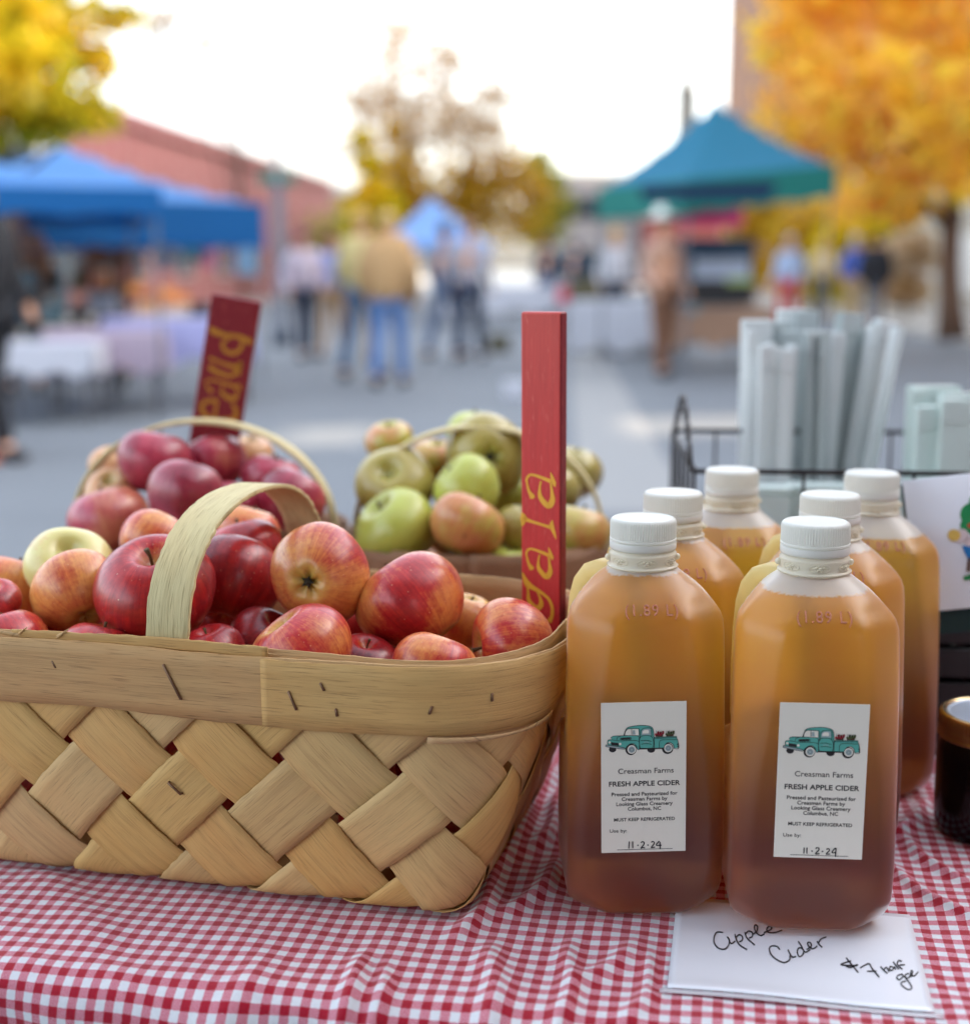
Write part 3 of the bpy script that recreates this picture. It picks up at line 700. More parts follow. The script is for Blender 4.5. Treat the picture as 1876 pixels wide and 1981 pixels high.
# rear stick: word painted upwards, illegible in the blur; letters e a r d
hw = .0475
hb = at(386, 905, 1.36)
def W1(x, y): return (-hw/2+x/570*hw, .055+(2157-y)*8.53e-5)
D_ = [[(40,560,10),(90,600,70),(220,620,46),(380,610,44),(500,640,64),(540,650,20)],[(300,620,20),(210,720,34),(270,800,44),(380,790,44),(430,700,36),(400,630,20)]]
R_ = [[(90,900,40),(200,930,30),(420,960,56)],[(430,900,70),(440,960,40),(360,1060,40),(180,1040,56),(100,990,50)],[(440,1040,40),(440,880,50)]]
def scl(S, dx, dy, k): return [[((x-200)*k[0]+dx, (y-80)*k[1]+dy, w*.95) for x, y, w in s] for s in S]
A2 = scl(A1, 90, 1120, (1.55, .50)); E_ = [[(250,1360,30),(250,1560,34)],[(250,1360,40),(120,1400,40),(90,1480,46),(180,1570,50),(330,1580,56),(470,1530,60),(480,1440,44),(430,1370,40)]]
stick('name_stick', 'dark red stick with yellow lettering leaning behind the left rear basket', hb+Vector((0, 0, -.055)), R(4), R(10.8), hw, .010, 0.223, M['darkred'], D_+[ [(x, y, w*.9) for x, y, w in s] for s in R_]+A2+E_, M['ochre'], W1)
# ================================================================ cider jugs
def jug_section(h, rr, z, n=13, pushes=None):
    """rounded square of half width h, corner radius rr"""
    pts = []
    for q, (sx, sy) in enumerate([(1, -1), (1, 1), (-1, 1), (-1, -1)]):
        a0 = -math.pi/2+q*math.pi/2
        for k in range(n):
            a = a0+k/(n-1)*math.pi/2; x = sx*(h-rr)+rr*math.cos(a); y = sy*(h-rr)+rr*math.sin(a)
            tt_ = k/(n-1); fl = .62*(math.sin(math.pi*tt_)**.35 if 0 < tt_ < 1 else 0)*max(0, min(1, (rr-.010)/.008))*max(0, min(1, (.205-z)/.015))
            ch = (sx*(h-rr)+rr*(math.cos(a0)*(1-tt_)+math.cos(a0+math.pi/2)*tt_), sy*(h-rr)+rr*(math.sin(a0)*(1-tt_)+math.sin(a0+math.pi/2)*tt_)); x = x*(1-fl)+ch[0]*fl; y = y*(1-fl)+ch[1]*fl
            pts.append((x, y))
        # straight side between this corner and the next
        nx, ny = [(1, 1), (-1, 1), (-1, -1), (1, -1)][q]
        p = pts[-1]; b0 = a0+math.pi/2; e = (nx*(h-rr)+rr*math.cos(b0), ny*(h-rr)+rr*math.sin(b0))
        for k in range(1, 9): pts.append((p[0]+(e[0]-p[0])*k/9, p[1]+(e[1]-p[1])*k/9))
    return pts
prof = []
for (z, h, rr) in [(.0015,.0330,.016),(.0004,.0390,.020),(.0010,.0418,.022),(.003,.0442,.0225),(.0065,.0460,.0205),(.011,.0469,.0175),(.019,.0473,.0135),(.038,.0474,.0115),(.065,.0474,.0125),(.10,.0474,.0155),(.125,.0474,.019),
                   (.145,.0474,.0215),(.160,.0473,.0235),(.172,.0471,.025),(.1795,.0465,.0255),(.1845,.0450,.0255),(.1885,.0424,.0250),(.1925,.0388,.0243),(.196,.0352,.0228),(.1995,.0310,.022),(.2025,.0272,.0212),(.2053,.0238,.0205),(.2075,.0214,.0204),(.2090,.0203,.0200)]:
    prof.append((z, h, rr))
rows = []; ne = None
zs = [p[0] for p in prof]
# denser rings by interpolation for smooth light
fine = []
for i in range(len(prof)-1):
    k = 3 if prof[i+1][0]-prof[i][0] > .012 else 2
    for s in range(k): fine.append(tuple(prof[i][c]+(prof[i+1][c]-prof[i][c])*s/k for c in range(3)))
fine.append(prof[-1])
V = []
for (z, h, rr) in fine:
    sec = jug_section(h, rr, z); ne = len(sec)
    for (x, y) in sec:
        # recess at the back-left corner where the handle stands free
        g = (y-x)/2; u = max(0, min(1, (z-.098)/.02))*max(0, min(1, (.205-z)/.006)); u = u*u*(3-2*u)
        cut = max(0, g-.0190)*u*1.0; x2, y2 = x+cut, y-cut
        # slightly bowed side panels
        bow = .0006*math.cos(math.pi*x/h*.5 if abs(x) < h else 0)*math.sin(math.pi*min(1, z/.18))
        V.append((x2*(1+bow), y2*(1+bow), z))
Fs = []
nr = len(fine)
for i in range(nr-1):
    for k in range(ne):
        k2 = (k+1) % ne; Fs.append((i*ne+k, i*ne+k2, (i+1)*ne+k2, (i+1)*ne+k))
Fs.append(tuple(range(ne))[::-1]); Fs.append(tuple((nr-1)*ne+k for k in range(ne)))
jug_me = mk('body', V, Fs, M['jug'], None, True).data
def ell_tube(pts, ra, rb, n=14):
    mb = MB(); V = []; Fs = []
    pts = [Vector(p) for p in pts]; side = Vector((1, 1, 0)).normalized()
    for i, p in enumerate(pts):
        t = (pts[min(i+1, len(pts)-1)]-pts[max(i-1, 0)]).normalized(); nrm = t.cross(side).normalized()
        for k in range(n):
            th = 2*math.pi*k/n; c, s = math.cos(th), math.sin(th)
            c = math.copysign(abs(c)**.7, c); s = math.copysign(abs(s)**.7, s)
            V.append(p+nrm*c*ra[i]+side*s*rb[i])
    for i in range(len(pts)-1):
        for k in range(n): Fs.append((i*n+k, i*n+(k+1) % n, (i+1)*n+(k+1) % n, (i+1)*n+k))
    mb.add(V, Fs); return mb
hpth = [(-.012,.012,.1990),(-.017,.017,.2015),(-.022,.022,.2020),(-.0265,.0265,.1995),(-.0300,.0300,.193),(-.0322,.0322,.182),(-.0332,.0332,.165),(-.0335,.0335,.145),(-.0333,.0333,.128),(-.0325,.0325,.112),(-.030,.030,.101)]
hb_ = ell_tube(hpth, [.006,.0065,.0068,.007,.0072,.0075,.0078,.0078,.0078,.0085,.009], [.008,.009,.0095,.0100,.0105,.0105,.0105,.0105,.0108,.0115,.012])
M['jug_handle'] = mat_transl('pale_handle_plastic', lin(236,222,160), (.95,.84,.5,1), .55, .3)
hand_me = mk('handle', hb_.v, hb_.f, M['jug_handle'], None, True).data
capm = MB(); nrb = 240
def ribbed(prof, n=nrb):
    V = []; Fs = []
    for (r, z, rb) in prof:
        for k in range(n):
            th = 2*math.pi*k/n; r2 = r+(rb if k % 3 == 0 else 0); V.append((r2*math.cos(th), r2*math.sin(th), z))
    for i in range(len(prof)-1):
        for k in range(n): Fs.append((i*n+k, i*n+(k+1) % n, (i+1)*n+(k+1) % n, (i+1)*n+k))
    Fs.append(tuple((len(prof)-1)*n+k for k in range(n))); return V, Fs
v_, f_ = ribbed([(.0196,.2250,0),(.0203,.2252,0),(.0203,.2262,0),(.0198,.2266,0),(.0198,.2270,.0004),(.0197,.2362,.0004),(.0195,.2373,.0003),(.0190,.2382,0),(.0182,.2387,0),(.0174,.2388,0),(.0168,.2384,0),(.0160,.2383,0)])
cap_me = mk('cap', v_, f_, M['cap'], None, False).data
lm = MB().lathe([(.0190,.2195),(.0200,.2198),(.0203,.2208),(.0203,.2238),(.0199,.2246),(.0190,.2248)], 96)
band_me = mk('seal_band', lm.v, lm.f, M['cap'], None, True).data
nm = MB().lathe([(.0205,.2085),(.0215,.2089),(.0218,.2096),(.0212,.2102),(.0203,.2106),(.0202,.2120),(.0203,.2150),(.0206,.2168),(.0205,.2176),(.0196,.2182),(.0193,.2196)], 96)
for k in range(7):
    th = R(-90)+k*2*math.pi/7
    for (du, dz, rr) in [(0,0,.0011),(.0021,.0006,.0009),(-.0021,.0006,.0009),(.0011,-.0012,.0008),(-.0011,-.0012,.0008),(.0036,.0002,.0006),(-.0036,.0002,.0006),(.0010,.0014,.0006),(-.0010,.0014,.0006)]:
        a = th+du/.0203; nm.ball((.0203*math.cos(a), .0203*math.sin(a), .2137+dz), rr, 8, 6)
    ring = [(.0204*math.cos(th+.0062/.0203*math.cos(t)), .0204*math.sin(th+.0062/.0203*math.cos(t)), .2137+.0024*math.sin(t)) for t in [i*2*math.pi/20 for i in range(21)]]
    nm.tube(ring, .0003, 5, cap=False)
for th in (R(-180), R(0)): nm.ball((.0212*math.cos(th), .0212*math.sin(th), .2142), .0020, 12, 8)
neck_me = mk('neck', nm.v, nm.f, M['neck'], None, True).data
for nme in ('body', 'handle', 'cap', 'seal_band', 'neck'):
    for o in list(COL.objects):
        if o.name.split('.')[0] == nme and o.parent is None: bpy.data.objects.remove(o)
def text_mesh(txt, size, ext=.00012, bold=0.0, space=1.0, align='CENTER'):
    cu = bpy.data.curves.new('t', 'FONT'); cu.body = txt; cu.size = size; cu.extrude = ext; cu.offset = bold; cu.align_x = align; cu.space_character = space; cu.resolution_u = 3
    o = bpy.data.objects.new('t', cu); COL.objects.link(o); dg = bpy.context.evaluated_depsgraph_get(); dg.update()
    me = bpy.data.meshes.new_from_object(o.evaluated_get(dg)); bpy.data.objects.remove(o)
    v = [tuple(x.co) for x in me.vertices]; f = [tuple(p.vertices) for p in me.polygons]; return v, f
def put_text(mb, txt, size, x, z, y, width=None, mi=0, **kw):
    """text standing in the XZ plane facing -Y"""
    v, f = text_mesh(txt, size, **kw); xs = [p[0] for p in v]; w0 = max(xs)-min(xs); cx = (max(xs)+min(xs))/2; k = (width/w0) if width else 1
    mb.add([(x+(p[0]-(cx if kw.get('align', 'CENTER') == 'CENTER' else min(xs)))*k, y-p[2], z+p[1]*min(1, 1 if not width else 1)) for p in v], f, mi)
# embossed volume mark on the sloping shoulder
mb = MB(); v, f = text_mesh('(1.89 L)', .0105, .0005, 0, 1.15)
xs = [p[0] for p in v]; ws = max(xs)-min(xs); s0 = Vector((0, -.0352, .196)); s1 = Vector((0, -.0445, .184)); up = (s0-s1).normalized(); nn = Vector((0, -up.z, up.y)) if up.z > 0 else Vector((0, 0, 1))
nn = Vector((1, 0, 0)).cross(up).normalized()
mb.add([Vector((p[0]*.031/ws, 0, 0))+Vector((0, -.0408, .1902))+up*(p[1]-.0036)*1.0+nn*(p[2]+.0003) for p in v], f)
emb_me = mb
def embossed(root):
    o = mk('embossed_mark', emb_me.v, emb_me.f, M['emboss'], root)
    return o
# ---- printed label
LW, LH = .0505, .0935
TEAL = plain('teal_print', lin(84,168,156), .45, .03, 30, bump=0); GREY = plain('grey_print', lin(150,168,170), .45, .03, 30, bump=0); WHT = M['label']
REDP = plain('red_print', lin(150,24,44), .45, .2, 900, bump=0); GRNP = plain('green_print', lin(70,84,44), .45, .2, 900, bump=0); BRNP = plain('brown_print', lin(70,40,28), .45, .1, 300, bump=0)
def truck_shapes():
    """flat layered drawing of the old pickup; coordinates are zoomed photo pixels"""
    S = []
    def poly(pts, mi, lay): S.append(('p', pts, mi, lay))
    def line(pts, w, mi=1, lay=4): S.append(('l', [(x, y, w) for x, y in pts], mi, lay))
    def circ(c, r, mi, lay, sx=1): S.append(('c', c, r, mi, lay, sx))
    # 0 teal, 1 ink, 2 white, 3 grey, 4 red, 5 green, 6 brown
    for (c, r, sx) in [((575,790),50,1.15),((860,800),92,.95),((1175,810),52,1.2),((1430,800),90,.98)]: circ(c, r, 1, 0, sx)
    poly([(985,780),(1350,780),(1350,805),(985,805)], 1, 0)
    poly([(500,650),(520,632),(560,625),(550,600),(585,575),(700,572),(750,568),(790,450),(880,420),(1000,412),(1110,420),(1180,445),(1205,490),(1215,610),(1220,782),(985,782),(985,802),(960,800),(945,745),(905,705),(850,705),(800,745),(775,785),(740,780),(500,720)], 0, 1)
    poly([(1215,612),(1565,606),(1565,655),(1585,665),(1598,790),(1530,798),(1515,740),(1470,700),(1420,705),(1385,745),(1370,782),(1218,782)], 0, 1)
    poly([(760,552),(800,470),(975,470),(982,560),(980,572),(760,566)], 2, 2); poly([(880,490),(920,488),(930,560),(885,560)], 3, 3)
    poly([(1022,570),(1030,500),(1060,476),(1110,470),(1165,474),(1170,570)], 3, 2); poly([(1035,545),(1040,510),(1070,488),(1120,486),(1138,505),(1135,545)], 2, 3)
    poly([(548,672),(665,688),(672,738),(552,722)], 1, 2); poly([(704,612),(848,606),(850,632),(706,636)], 1, 2)
    poly([(470,712),(745,762),(750,790),(470,742)], 3, 3)
    poly([(1215,606),(1570,600),(1575,620),(1215,628)], 0, 3)
    for c in ((528,676),(692,704)): circ(c, 19, 2, 4); 
    for (c, k) in (((872,800),1.0),((1440,792),.95)):
        circ(c, 70*k, 2, 3, .96); circ(c, 52*k, 3, 4); circ(c, 30*k, 1, 5); circ(c, 25*k, 3, 6)
    O = [[(500,722),(497,655),(520,634),(600,640),(700,655),(900,652),(975,668),(990,700),(990,800)],[(556,610),(552,596),(590,575),(700,572),(860,572),(960,580),(985,610),(986,660)],[(640,640),(650,600),(700,577)],
         [(748,568),(792,456),(870,425),(1000,412),(1110,420),(1180,445),(1205,495),(1216,610),(1220,785)],[(760,566),(802,470),(970,466),(988,480),(985,575)],[(1005,620),(1010,520),(1040,470),(1100,455),(1165,460),(1178,490),(1180,600)],
         [(1000,780),(1002,600),(1180,600),(1195,780),(1000,780)],[(868,470),(872,560)],[(1300,782),(1300,690),(1330,660),(1400,655),(1565,658)],[(1215,612),(1570,604)],[(1215,630),(1575,622)],[(1565,640),(1585,665),(1600,795),(1530,800)],
         [(775,785),(800,745),(850,708),(905,708),(945,745),(962,802),(990,802)],[(1370,785),(1385,745),(1420,708),(1470,702),(1515,740),(1530,800)],[(470,712),(745,764)],[(470,744),(750,792),(745,762)],[(470,712),(466,742)],[(700,610),(850,605),(850,634),(704,638),(700,610)]]
    for o in O: line(o, 8, 1, 5)
    for (a, b) in (((1012,662),(1180,676)),((1060,690),(1140,694)),((1020,716),(1180,722))): line([a, ((a[0]+b[0])/2, a[1]-6), b], 9, 3 if a[0] == 1060 else 1, 5)
    rd2 = random.Random(4)
    for (x0, mi) in ((1232, 4), (1395, 5)):
        poly([(x0,560),(x0+132,560),(x0+120,604),(x0+12,604)], 6, 2)
        for k in range(11): circ((x0+14+(k*37) % 112, 566-12*(k % 4)+rd2.uniform(-4, 4)), 17, mi, 3)
        for k in range(6): line([(x0+14+k*20, 545), (x0+20+k*20, 505+8*(k % 2))], 5, 1, 4)
    for (x, y) in ((1592,735),(1596,775)): poly([(x-14,y-14),(x+10,y-14),(x+10,y+16),(x-14,y+16)], 1, 1)
    return S
def make_label(root, tilt, date_pts, dz=0.0, dx=0.0):
    yf = -.04795
    nx_ = 9; V = []
    for i in range(nx_):
        x = -LW/2+LW*i/(nx_-1)
        for z in (-LH/2, LH/2): V.append((x, .0, z))
    lab = mk('label', V, gridmesh(V, nx_, 2), M['label'], root); solid(lab, .00025, 0)
    lab.location = (dx, yf, .0885+dz); lab.rotation_euler = (0, tilt, 0)
    mb = MB(); y0 = -.00015
    put_text(mb, 'Creasman Farms', .0046, .0013, .0028, y0, width=.0330)
    put_text(mb, 'FRESH APPLE CIDER', .0043, .0005, -.0050, y0, width=.0424, bold=.00007)
    for k, (t_, w_) in enumerate((('Pressed and Pasteurized for', .0392), ('Creasman Farms by', .0272), ('Looking Glass Creamery', .0336), ('Columbus, NC', .0198))):
        put_text(mb, t_, .0032, .0005, -.0111-k*.0031, y0, width=w_, bold=.00003)
    put_text(mb, 'MUST KEEP REFRIGERATED', .0029, .0005, -.0270, y0, width=.0364, bold=.00003)
    put_text(mb, 'Use by:', .0030, -.0203, -.0340, y0, width=.0102, align='LEFT')
    mb.box((.0008, y0-.0001, -.0450), (.0166, .00008, .00012))
    mb.build('printed_text', M['ink'], lab)
    mb = MB(); W_ = lambda x, y, h: (x, y0-.00012-.00012*h, y)
    for s in date_pts: strokes([(x*.001, y*.001, .00062) for x, y in s], mb, W_)
    for dxx in (-.0034, .0026): disc((dxx, -.0424), .00045, mb, W_)
    mb.build('handwritten_date', M['marker'], lab)
    mb = MB()
    def Wt(lay): return lambda x, y, h: (-.0008+(x-1038)*.0435/1140, y0-.00002-lay*.00005-.00003*h, .0235-(y-650)*.0435/1140)
    for s in truck_shapes():
        if s[0] == 'p':
            w_ = Wt(s[3]); n = len(s[1]); V = [w_(x, y, 1) for x, y in s[1]]
            bm = bmesh.new(); vs = [bm.verts.new(v) for v in V]; fc = bm.faces.new(vs); r_ = bmesh.ops.triangulate(bm, faces=[fc]); bm.verts.index_update()
            mb.add([tuple(v.co) for v in bm.verts], [tuple(v.index for v in f.verts) for f in bm.faces], s[2]); bm.free()
        elif s[0] == 'l': strokes(s[1], mb, Wt(s[3]), s[2])
        else: disc(s[1], s[2], mb, Wt(s[4]), 20, s[3], s[5])
    mb.build('truck_picture', [TEAL, M['ink'], WHT, GREY, REDP, GRNP, BRNP], lab)
date1 = [[(-8.6,-39.8),(-8.9,-44.2)],[(-6.6,-39.9),(-6.5,-44.0)],[(-1.6,-40.9),(-.8,-40.2),(.2,-40.6),(.2,-41.8),(-1.6,-44.2),(-.4,-43.9),(.8,-44.2)],[(4.6,-40.8),(5.4,-40.2),(6.3,-40.7),(6.2,-41.9),(4.6,-44.0),(6.9,-43.8)],[(9.4,-40.0),(7.6,-42.6),(10.8,-42.7)],[(9.8,-40.6),(9.9,-45.2)]]
date2 = [[(-8.0,-40.4),(-8.0,-44.0)],[(-6.4,-40.4),(-6.3,-44.0)],[(-1.4,-40.9),(-.6,-40.2),(.4,-40.6),(.3,-41.8),(-1.4,-44.0),(1.0,-43.8)],[(4.8,-41.2),(5.6,-40.6),(6.4,-41.0),(6.3,-42.0),(4.8,-43.9),(7.0,-43.8)],[(9.8,-40.0),(8.0,-42.8),(10.4,-42.8)],[(10.2,-40.0),(10.1,-45.4)]]
def jug(x, y, yaw, label, fill, lab=None, emb=True, grp='jugs of apple cider', zoff=.0022):
    r = thing('cider_jug', label, 'jug', (x, y, TZ+zoff), yaw, grp)
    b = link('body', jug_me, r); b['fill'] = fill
    h = link('handle', hand_me, r); h['fill'] = fill
    link('neck', neck_me, r); link('seal_band', band_me, r); link('cap', cap_me, r)
    if emb: o = embossed(r); o['fill'] = fill
    if lab: make_label(r, *lab)
jug(.0965, .838, R(1.5), 'front left cider jug, close beside the basket, filled to the neck', .2065, (R(-1.0), date1, .0015, -.0036))
jug(.1955, .812, R(-4), 'cider jug nearest the camera, standing on the white price card', .2000, (R(.3), date2, .0065, .001), zoff=.0046)
jug(.128, .938, R(3), 'cider jug directly behind the front left jug', .2068)
jug(.2325, .928, R(-3), 'cider jug directly behind the one on the price card', .2030)
jug(.187, 1.046, R(4), 'cider jug at the back left of the group beside the wire rack corner', .1990)
jug(.2885, 1.030, R(-2), 'cider jug at the back right, in front of the leaning logo card', .1950)

# ================================================================ price card
cz = TZ+.0022
c00 = on(1290,1916,cz); c10 = on(1808,1963,cz); c11 = on(1750,1772,cz)
cu_ = (c10-c00).normalized(); cv_ = Vector((-cu_.y, cu_.x, 0)); cw = (c10-c00).length; ch_ = .117
card = thing('price_card', 'white laminated card reading Apple Cider $7 half gal under the nearest jug', 'card', c00, math.atan2(cu_.y, cu_.x))
def cardz(a, b): 
    e = min(b, .03); lift = .0016*math.exp(-(b/.012)**2)*(1+.5*math.sin(a*40)); return lift
V = []; na_, nb_ = 30, 24
for i in range(na_):
    for j in range(nb_):
        a = cw*i/(na_-1); b = ch_*j/(nb_-1); V.append((a, b, cardz(a, b)))
solid(mk('sheet', V, gridmesh(V, na_, nb_), M['card'], card, True), .0004, 1)
# clear laminate edge
def clear():
    t = NT('laminate_edge'); return t.done(t.n('MixShader', {0: .55, 1: t.n('BsdfTransparent').outputs[0], 2: t.prin(lin(225,226,232), .15).outputs[0]}).outputs[0])
V = []; m_ = .004
for i in range(na_):
    for j in range(6):
        a = -m_+(cw+2*m_)*i/(na_-1); b = -m_+(m_)*j/5; V.append((a, b, cardz(a, b)-.0004))
solid(mk('laminate_margin', V, gridmesh(V, na_, 6), clear(), card, True), .0003, -1)
HW = [[(365,150),(322,148),(302,185),(305,228),(335,262),(378,268),(405,240),(410,205),(396,180)],[(408,195),(416,222),(432,228),(452,210)],
 [(450,162),(460,200),(485,240),(537,272)],[(455,190),(478,166),(502,178),(502,205),(480,218)],[(520,148),(538,192),(592,240)],[(522,166),(545,140),(572,150),(573,178),(550,192)],
 [(573,168),(605,140),(610,108),(594,96),(588,120),(605,155),(635,172),(660,160)],[(655,152),(695,135),(712,118),(695,107),(676,125),(690,150),(735,150),(785,134)],
 [(768,272),(750,250),(712,246),(695,266),(708,308),(750,345),(800,364),(838,345),(840,315)],[(828,272),(840,300),(858,325),(885,320)],
 [(928,262),(902,262),(893,292),(908,322),(932,308),(938,285)],[(900,213),(918,240),(948,290),(985,272)],[(960,272),(992,248),(985,222),(966,224),(975,250),(1005,266),(1035,245)],[(1033,213),(1048,235),(1070,256)],[(1042,228),(1060,198),(1100,182)],
 [(1240,330),(1270,368),(1325,435)],[(1275,352),(1212,372),(1212,382),(1310,386),(1316,380),(1270,400),(1238,388)],[(1340,402),(1400,372),(1425,408),(1475,468)],[(1388,426),(1457,426)],
 [(1485,393),(1508,418),(1532,442)],[(1508,418),(1526,398),(1545,430)],[(1572,395),(1552,394),(1550,415),(1570,418),(1580,396),(1592,414)],[(1574,358),(1592,385),(1614,412)],[(1636,355),(1612,352),(1604,378),(1640,412)],[(1618,382),(1658,380)],
 [(1640,446),(1610,455),(1600,474),(1620,486),(1645,462)],[(1640,450),(1688,505),(1706,545),(1680,556),(1640,530),(1630,508),(1665,495)],[(1685,442),(1662,450),(1664,474),(1690,468),(1696,446),(1708,466)],[(1703,462),(1712,430),(1702,422),(1700,440),(1722,460),(1752,430)]]
inv = Matrix.Rotation(-math.atan2(cu_.y, cu_.x), 4, 'Z')
mb = MB()
def Wc(x, y, h):
    p = inv @ (on((1780+x/2.68)/1.371, (2420+y/2.68)/1.371, cz)-c00); return (p.x, p.y, cardz(p.x, p.y)+.0007+.00008*h)
for s in HW: strokes([(x, y, 8.5 if len(s) > 2 else 8) for x, y in s], mb, Wc)
mb.build('handwriting', M['marker'], card)

# ================================================================ preserve jar
jx, jy = .352, .925
jr = thing('preserve_jar', 'squat glass jar of near-black preserve with a brass screw lid at the right edge', 'jar', (jx, jy, TZ+.0015), R(10))
def glassdark():
    t = NT('dark_preserve_glass'); n = t.noise(t.obj(), 60, 3)
    return t.done(t.prin(t.mix(n, (.002,.002,.002,1), (.004,.003,.004,1)), .12, Specular_IOR_Level=.3))
MB().lathe([(.024,.0012),(.030,0),(.0345,.003),(.0368,.009),(.0372,.02),(.0372,.055),(.0366,.064),(.0345,.070),(.0335,.073)], 64).build('glass', glassdark(), jr, True)
brass = NT('brass_lid'); bn = brass.noise(brass.obj(), 90, 4); brass = brass.done(brass.prin(brass.mix(bn, lin(206,190,150), lin(160,130,92)), .26, Metallic=1.0))
silver = NT('silver_lid'); bn = silver.noise(silver.obj(), 50, 3); silver = silver.done(silver.prin(silver.mix(bn, lin(196,206,220), lin(176,188,206)), .4, Metallic=.6))
v_, f_ = ribbed([(.0358,.0700,0),(.0372,.0698,0),(.0380,.0706,0),(.0378,.0720,0),(.0370,.0735,0),(.0376,.0752,0),(.0370,.0768,0),(.0370,.0790,.0004),(.0370,.0845,.0004),(.0368,.0862,0),(.0358,.0875,0),(.0346,.0878,0),(.0336,.0872,0),(.0328,.0858,0),(.0322,.0856,0)])
mk('screw_band', v_, f_[:-1], brass, jr, True)
MB().lathe([(.0326,.0850),(.0322,.0860),(.0318,.0868),(.0308,.0866),(.0300,.0858),(.0285,.0862),(.027,.0862),(0.0,.0862)], 64).build('lid', silver, jr, True)

# ================================================================ wire rack with paper bags
wire = plain('black_wire', lin(30,24,24), .4, .2, 100, metal=.4)
RX, RY, RZr = .175, 1.155, R(-4)
wr = thing('wire_rack', 'black wire basket behind the cider jugs holding folded white bags', 'basket', (RX, RY, TZ+.0015), RZr)
rw, rdp, rh = .36, .30, .222
def wsheet(P, Q): return [P, Q]
def wire_part(name, segs, r=.0015): 
    mb = MB()
    for s in segs: mb.tube(s, r, 6)
    return mb.build(name, wire, wr, True)
for nm_, z_, r_ in (('rim', rh, .0024), ('middle_wire', .150, .0014), ('middle_wire', .075, .0014), ('base_ring', .006, .002)):
    wire_part(nm_, [[(0,0,z_),(rw,0,z_),(rw,rdp,z_),(0,rdp,z_),(0,0,z_)]], r_)
for k in range(9):
    x = rw*k/8; wire_part('upright_wire', [[(x,0,.006),(x,0,rh)],[(x,rdp,.006),(x,rdp,rh)],[(x,0,.006),(x,rdp,.006)]])
for k in range(1, 6): wire_part('side_wire', [[(0,rdp*k/6,.006),(0,rdp*k/6,rh)]]); wire_part('side_wire', [[(rw,rdp*k/6,.006),(rw,rdp*k/6,rh)]])
# raised scrolled end handle at the left
sc_ = []
for s in (-1, 1):
    sc_.append([(-.001, .03+t*.22, rh+.045*math.sin(math.pi*t)+.006*s*math.sin(2*math.pi*t*4)) for t in [i/40 for i in range(41)]])
wire_part('scroll_handle', sc_, .0021)
bagm = mat_transl('white_bag_paper', lin(236,240,240), lin(226,232,232), .3, .6, 30)
bagm2 = mat_transl('greenish_bag_film', lin(226,238,234), lin(222,236,232), .3, .3, 30)
def bag(px, py, d, zb, wd, th, yaw, roll, label, mat, grp, tilt=0):
    top = at(px, py, d); L = (top.z-zb)/math.cos(roll); rt = thing('paper_bag', label, 'bag', (top.x-L*math.sin(roll), top.y+L*math.sin(tilt)*0, zb), 0, grp)
    rt.rotation_euler = (tilt, roll, yaw)
    # folded gusseted bag: two flat panels with a pleated edge between
    mbx = MB(); 
    prof_ = [(-wd/2, -th/2), (wd/2, -th/2), (wd/2-th*.8, 0), (wd/2, th/2), (-wd/2, th/2), (-wd/2+th*.8, 0)]
    V = [(x, y, 0) for x, y in prof_]+[(x, y*1.5, L) for x, y in prof_]
    mbx.add(V, [(i, (i+1) % 6, 6+(i+1) % 6, 6+i) for i in range(6)]+[(0, 5, 4, 3, 2, 1), (6, 7, 8, 9, 10, 11)])
    bb = mbx.build('folded_panel', mat, rt); bevel(bb, .0008)
    fl = MB().add([(-wd/2, -th*.75-.0006, L-.002), (wd/2, -th*.75-.0006, L-.002), (wd/2, -th*.75-.0009, L-.022), (-wd/2, -th*.75-.0009, L-.022)], [(0, 1, 2, 3)]).build('serrated_flap', mat, rt); solid(fl, .0005)
BG = 'folded white bags standing in the wire rack'
bagg = mat_transl('shaded_bag_paper', lin(196,206,206), lin(190,200,200), .2, .6, 30)
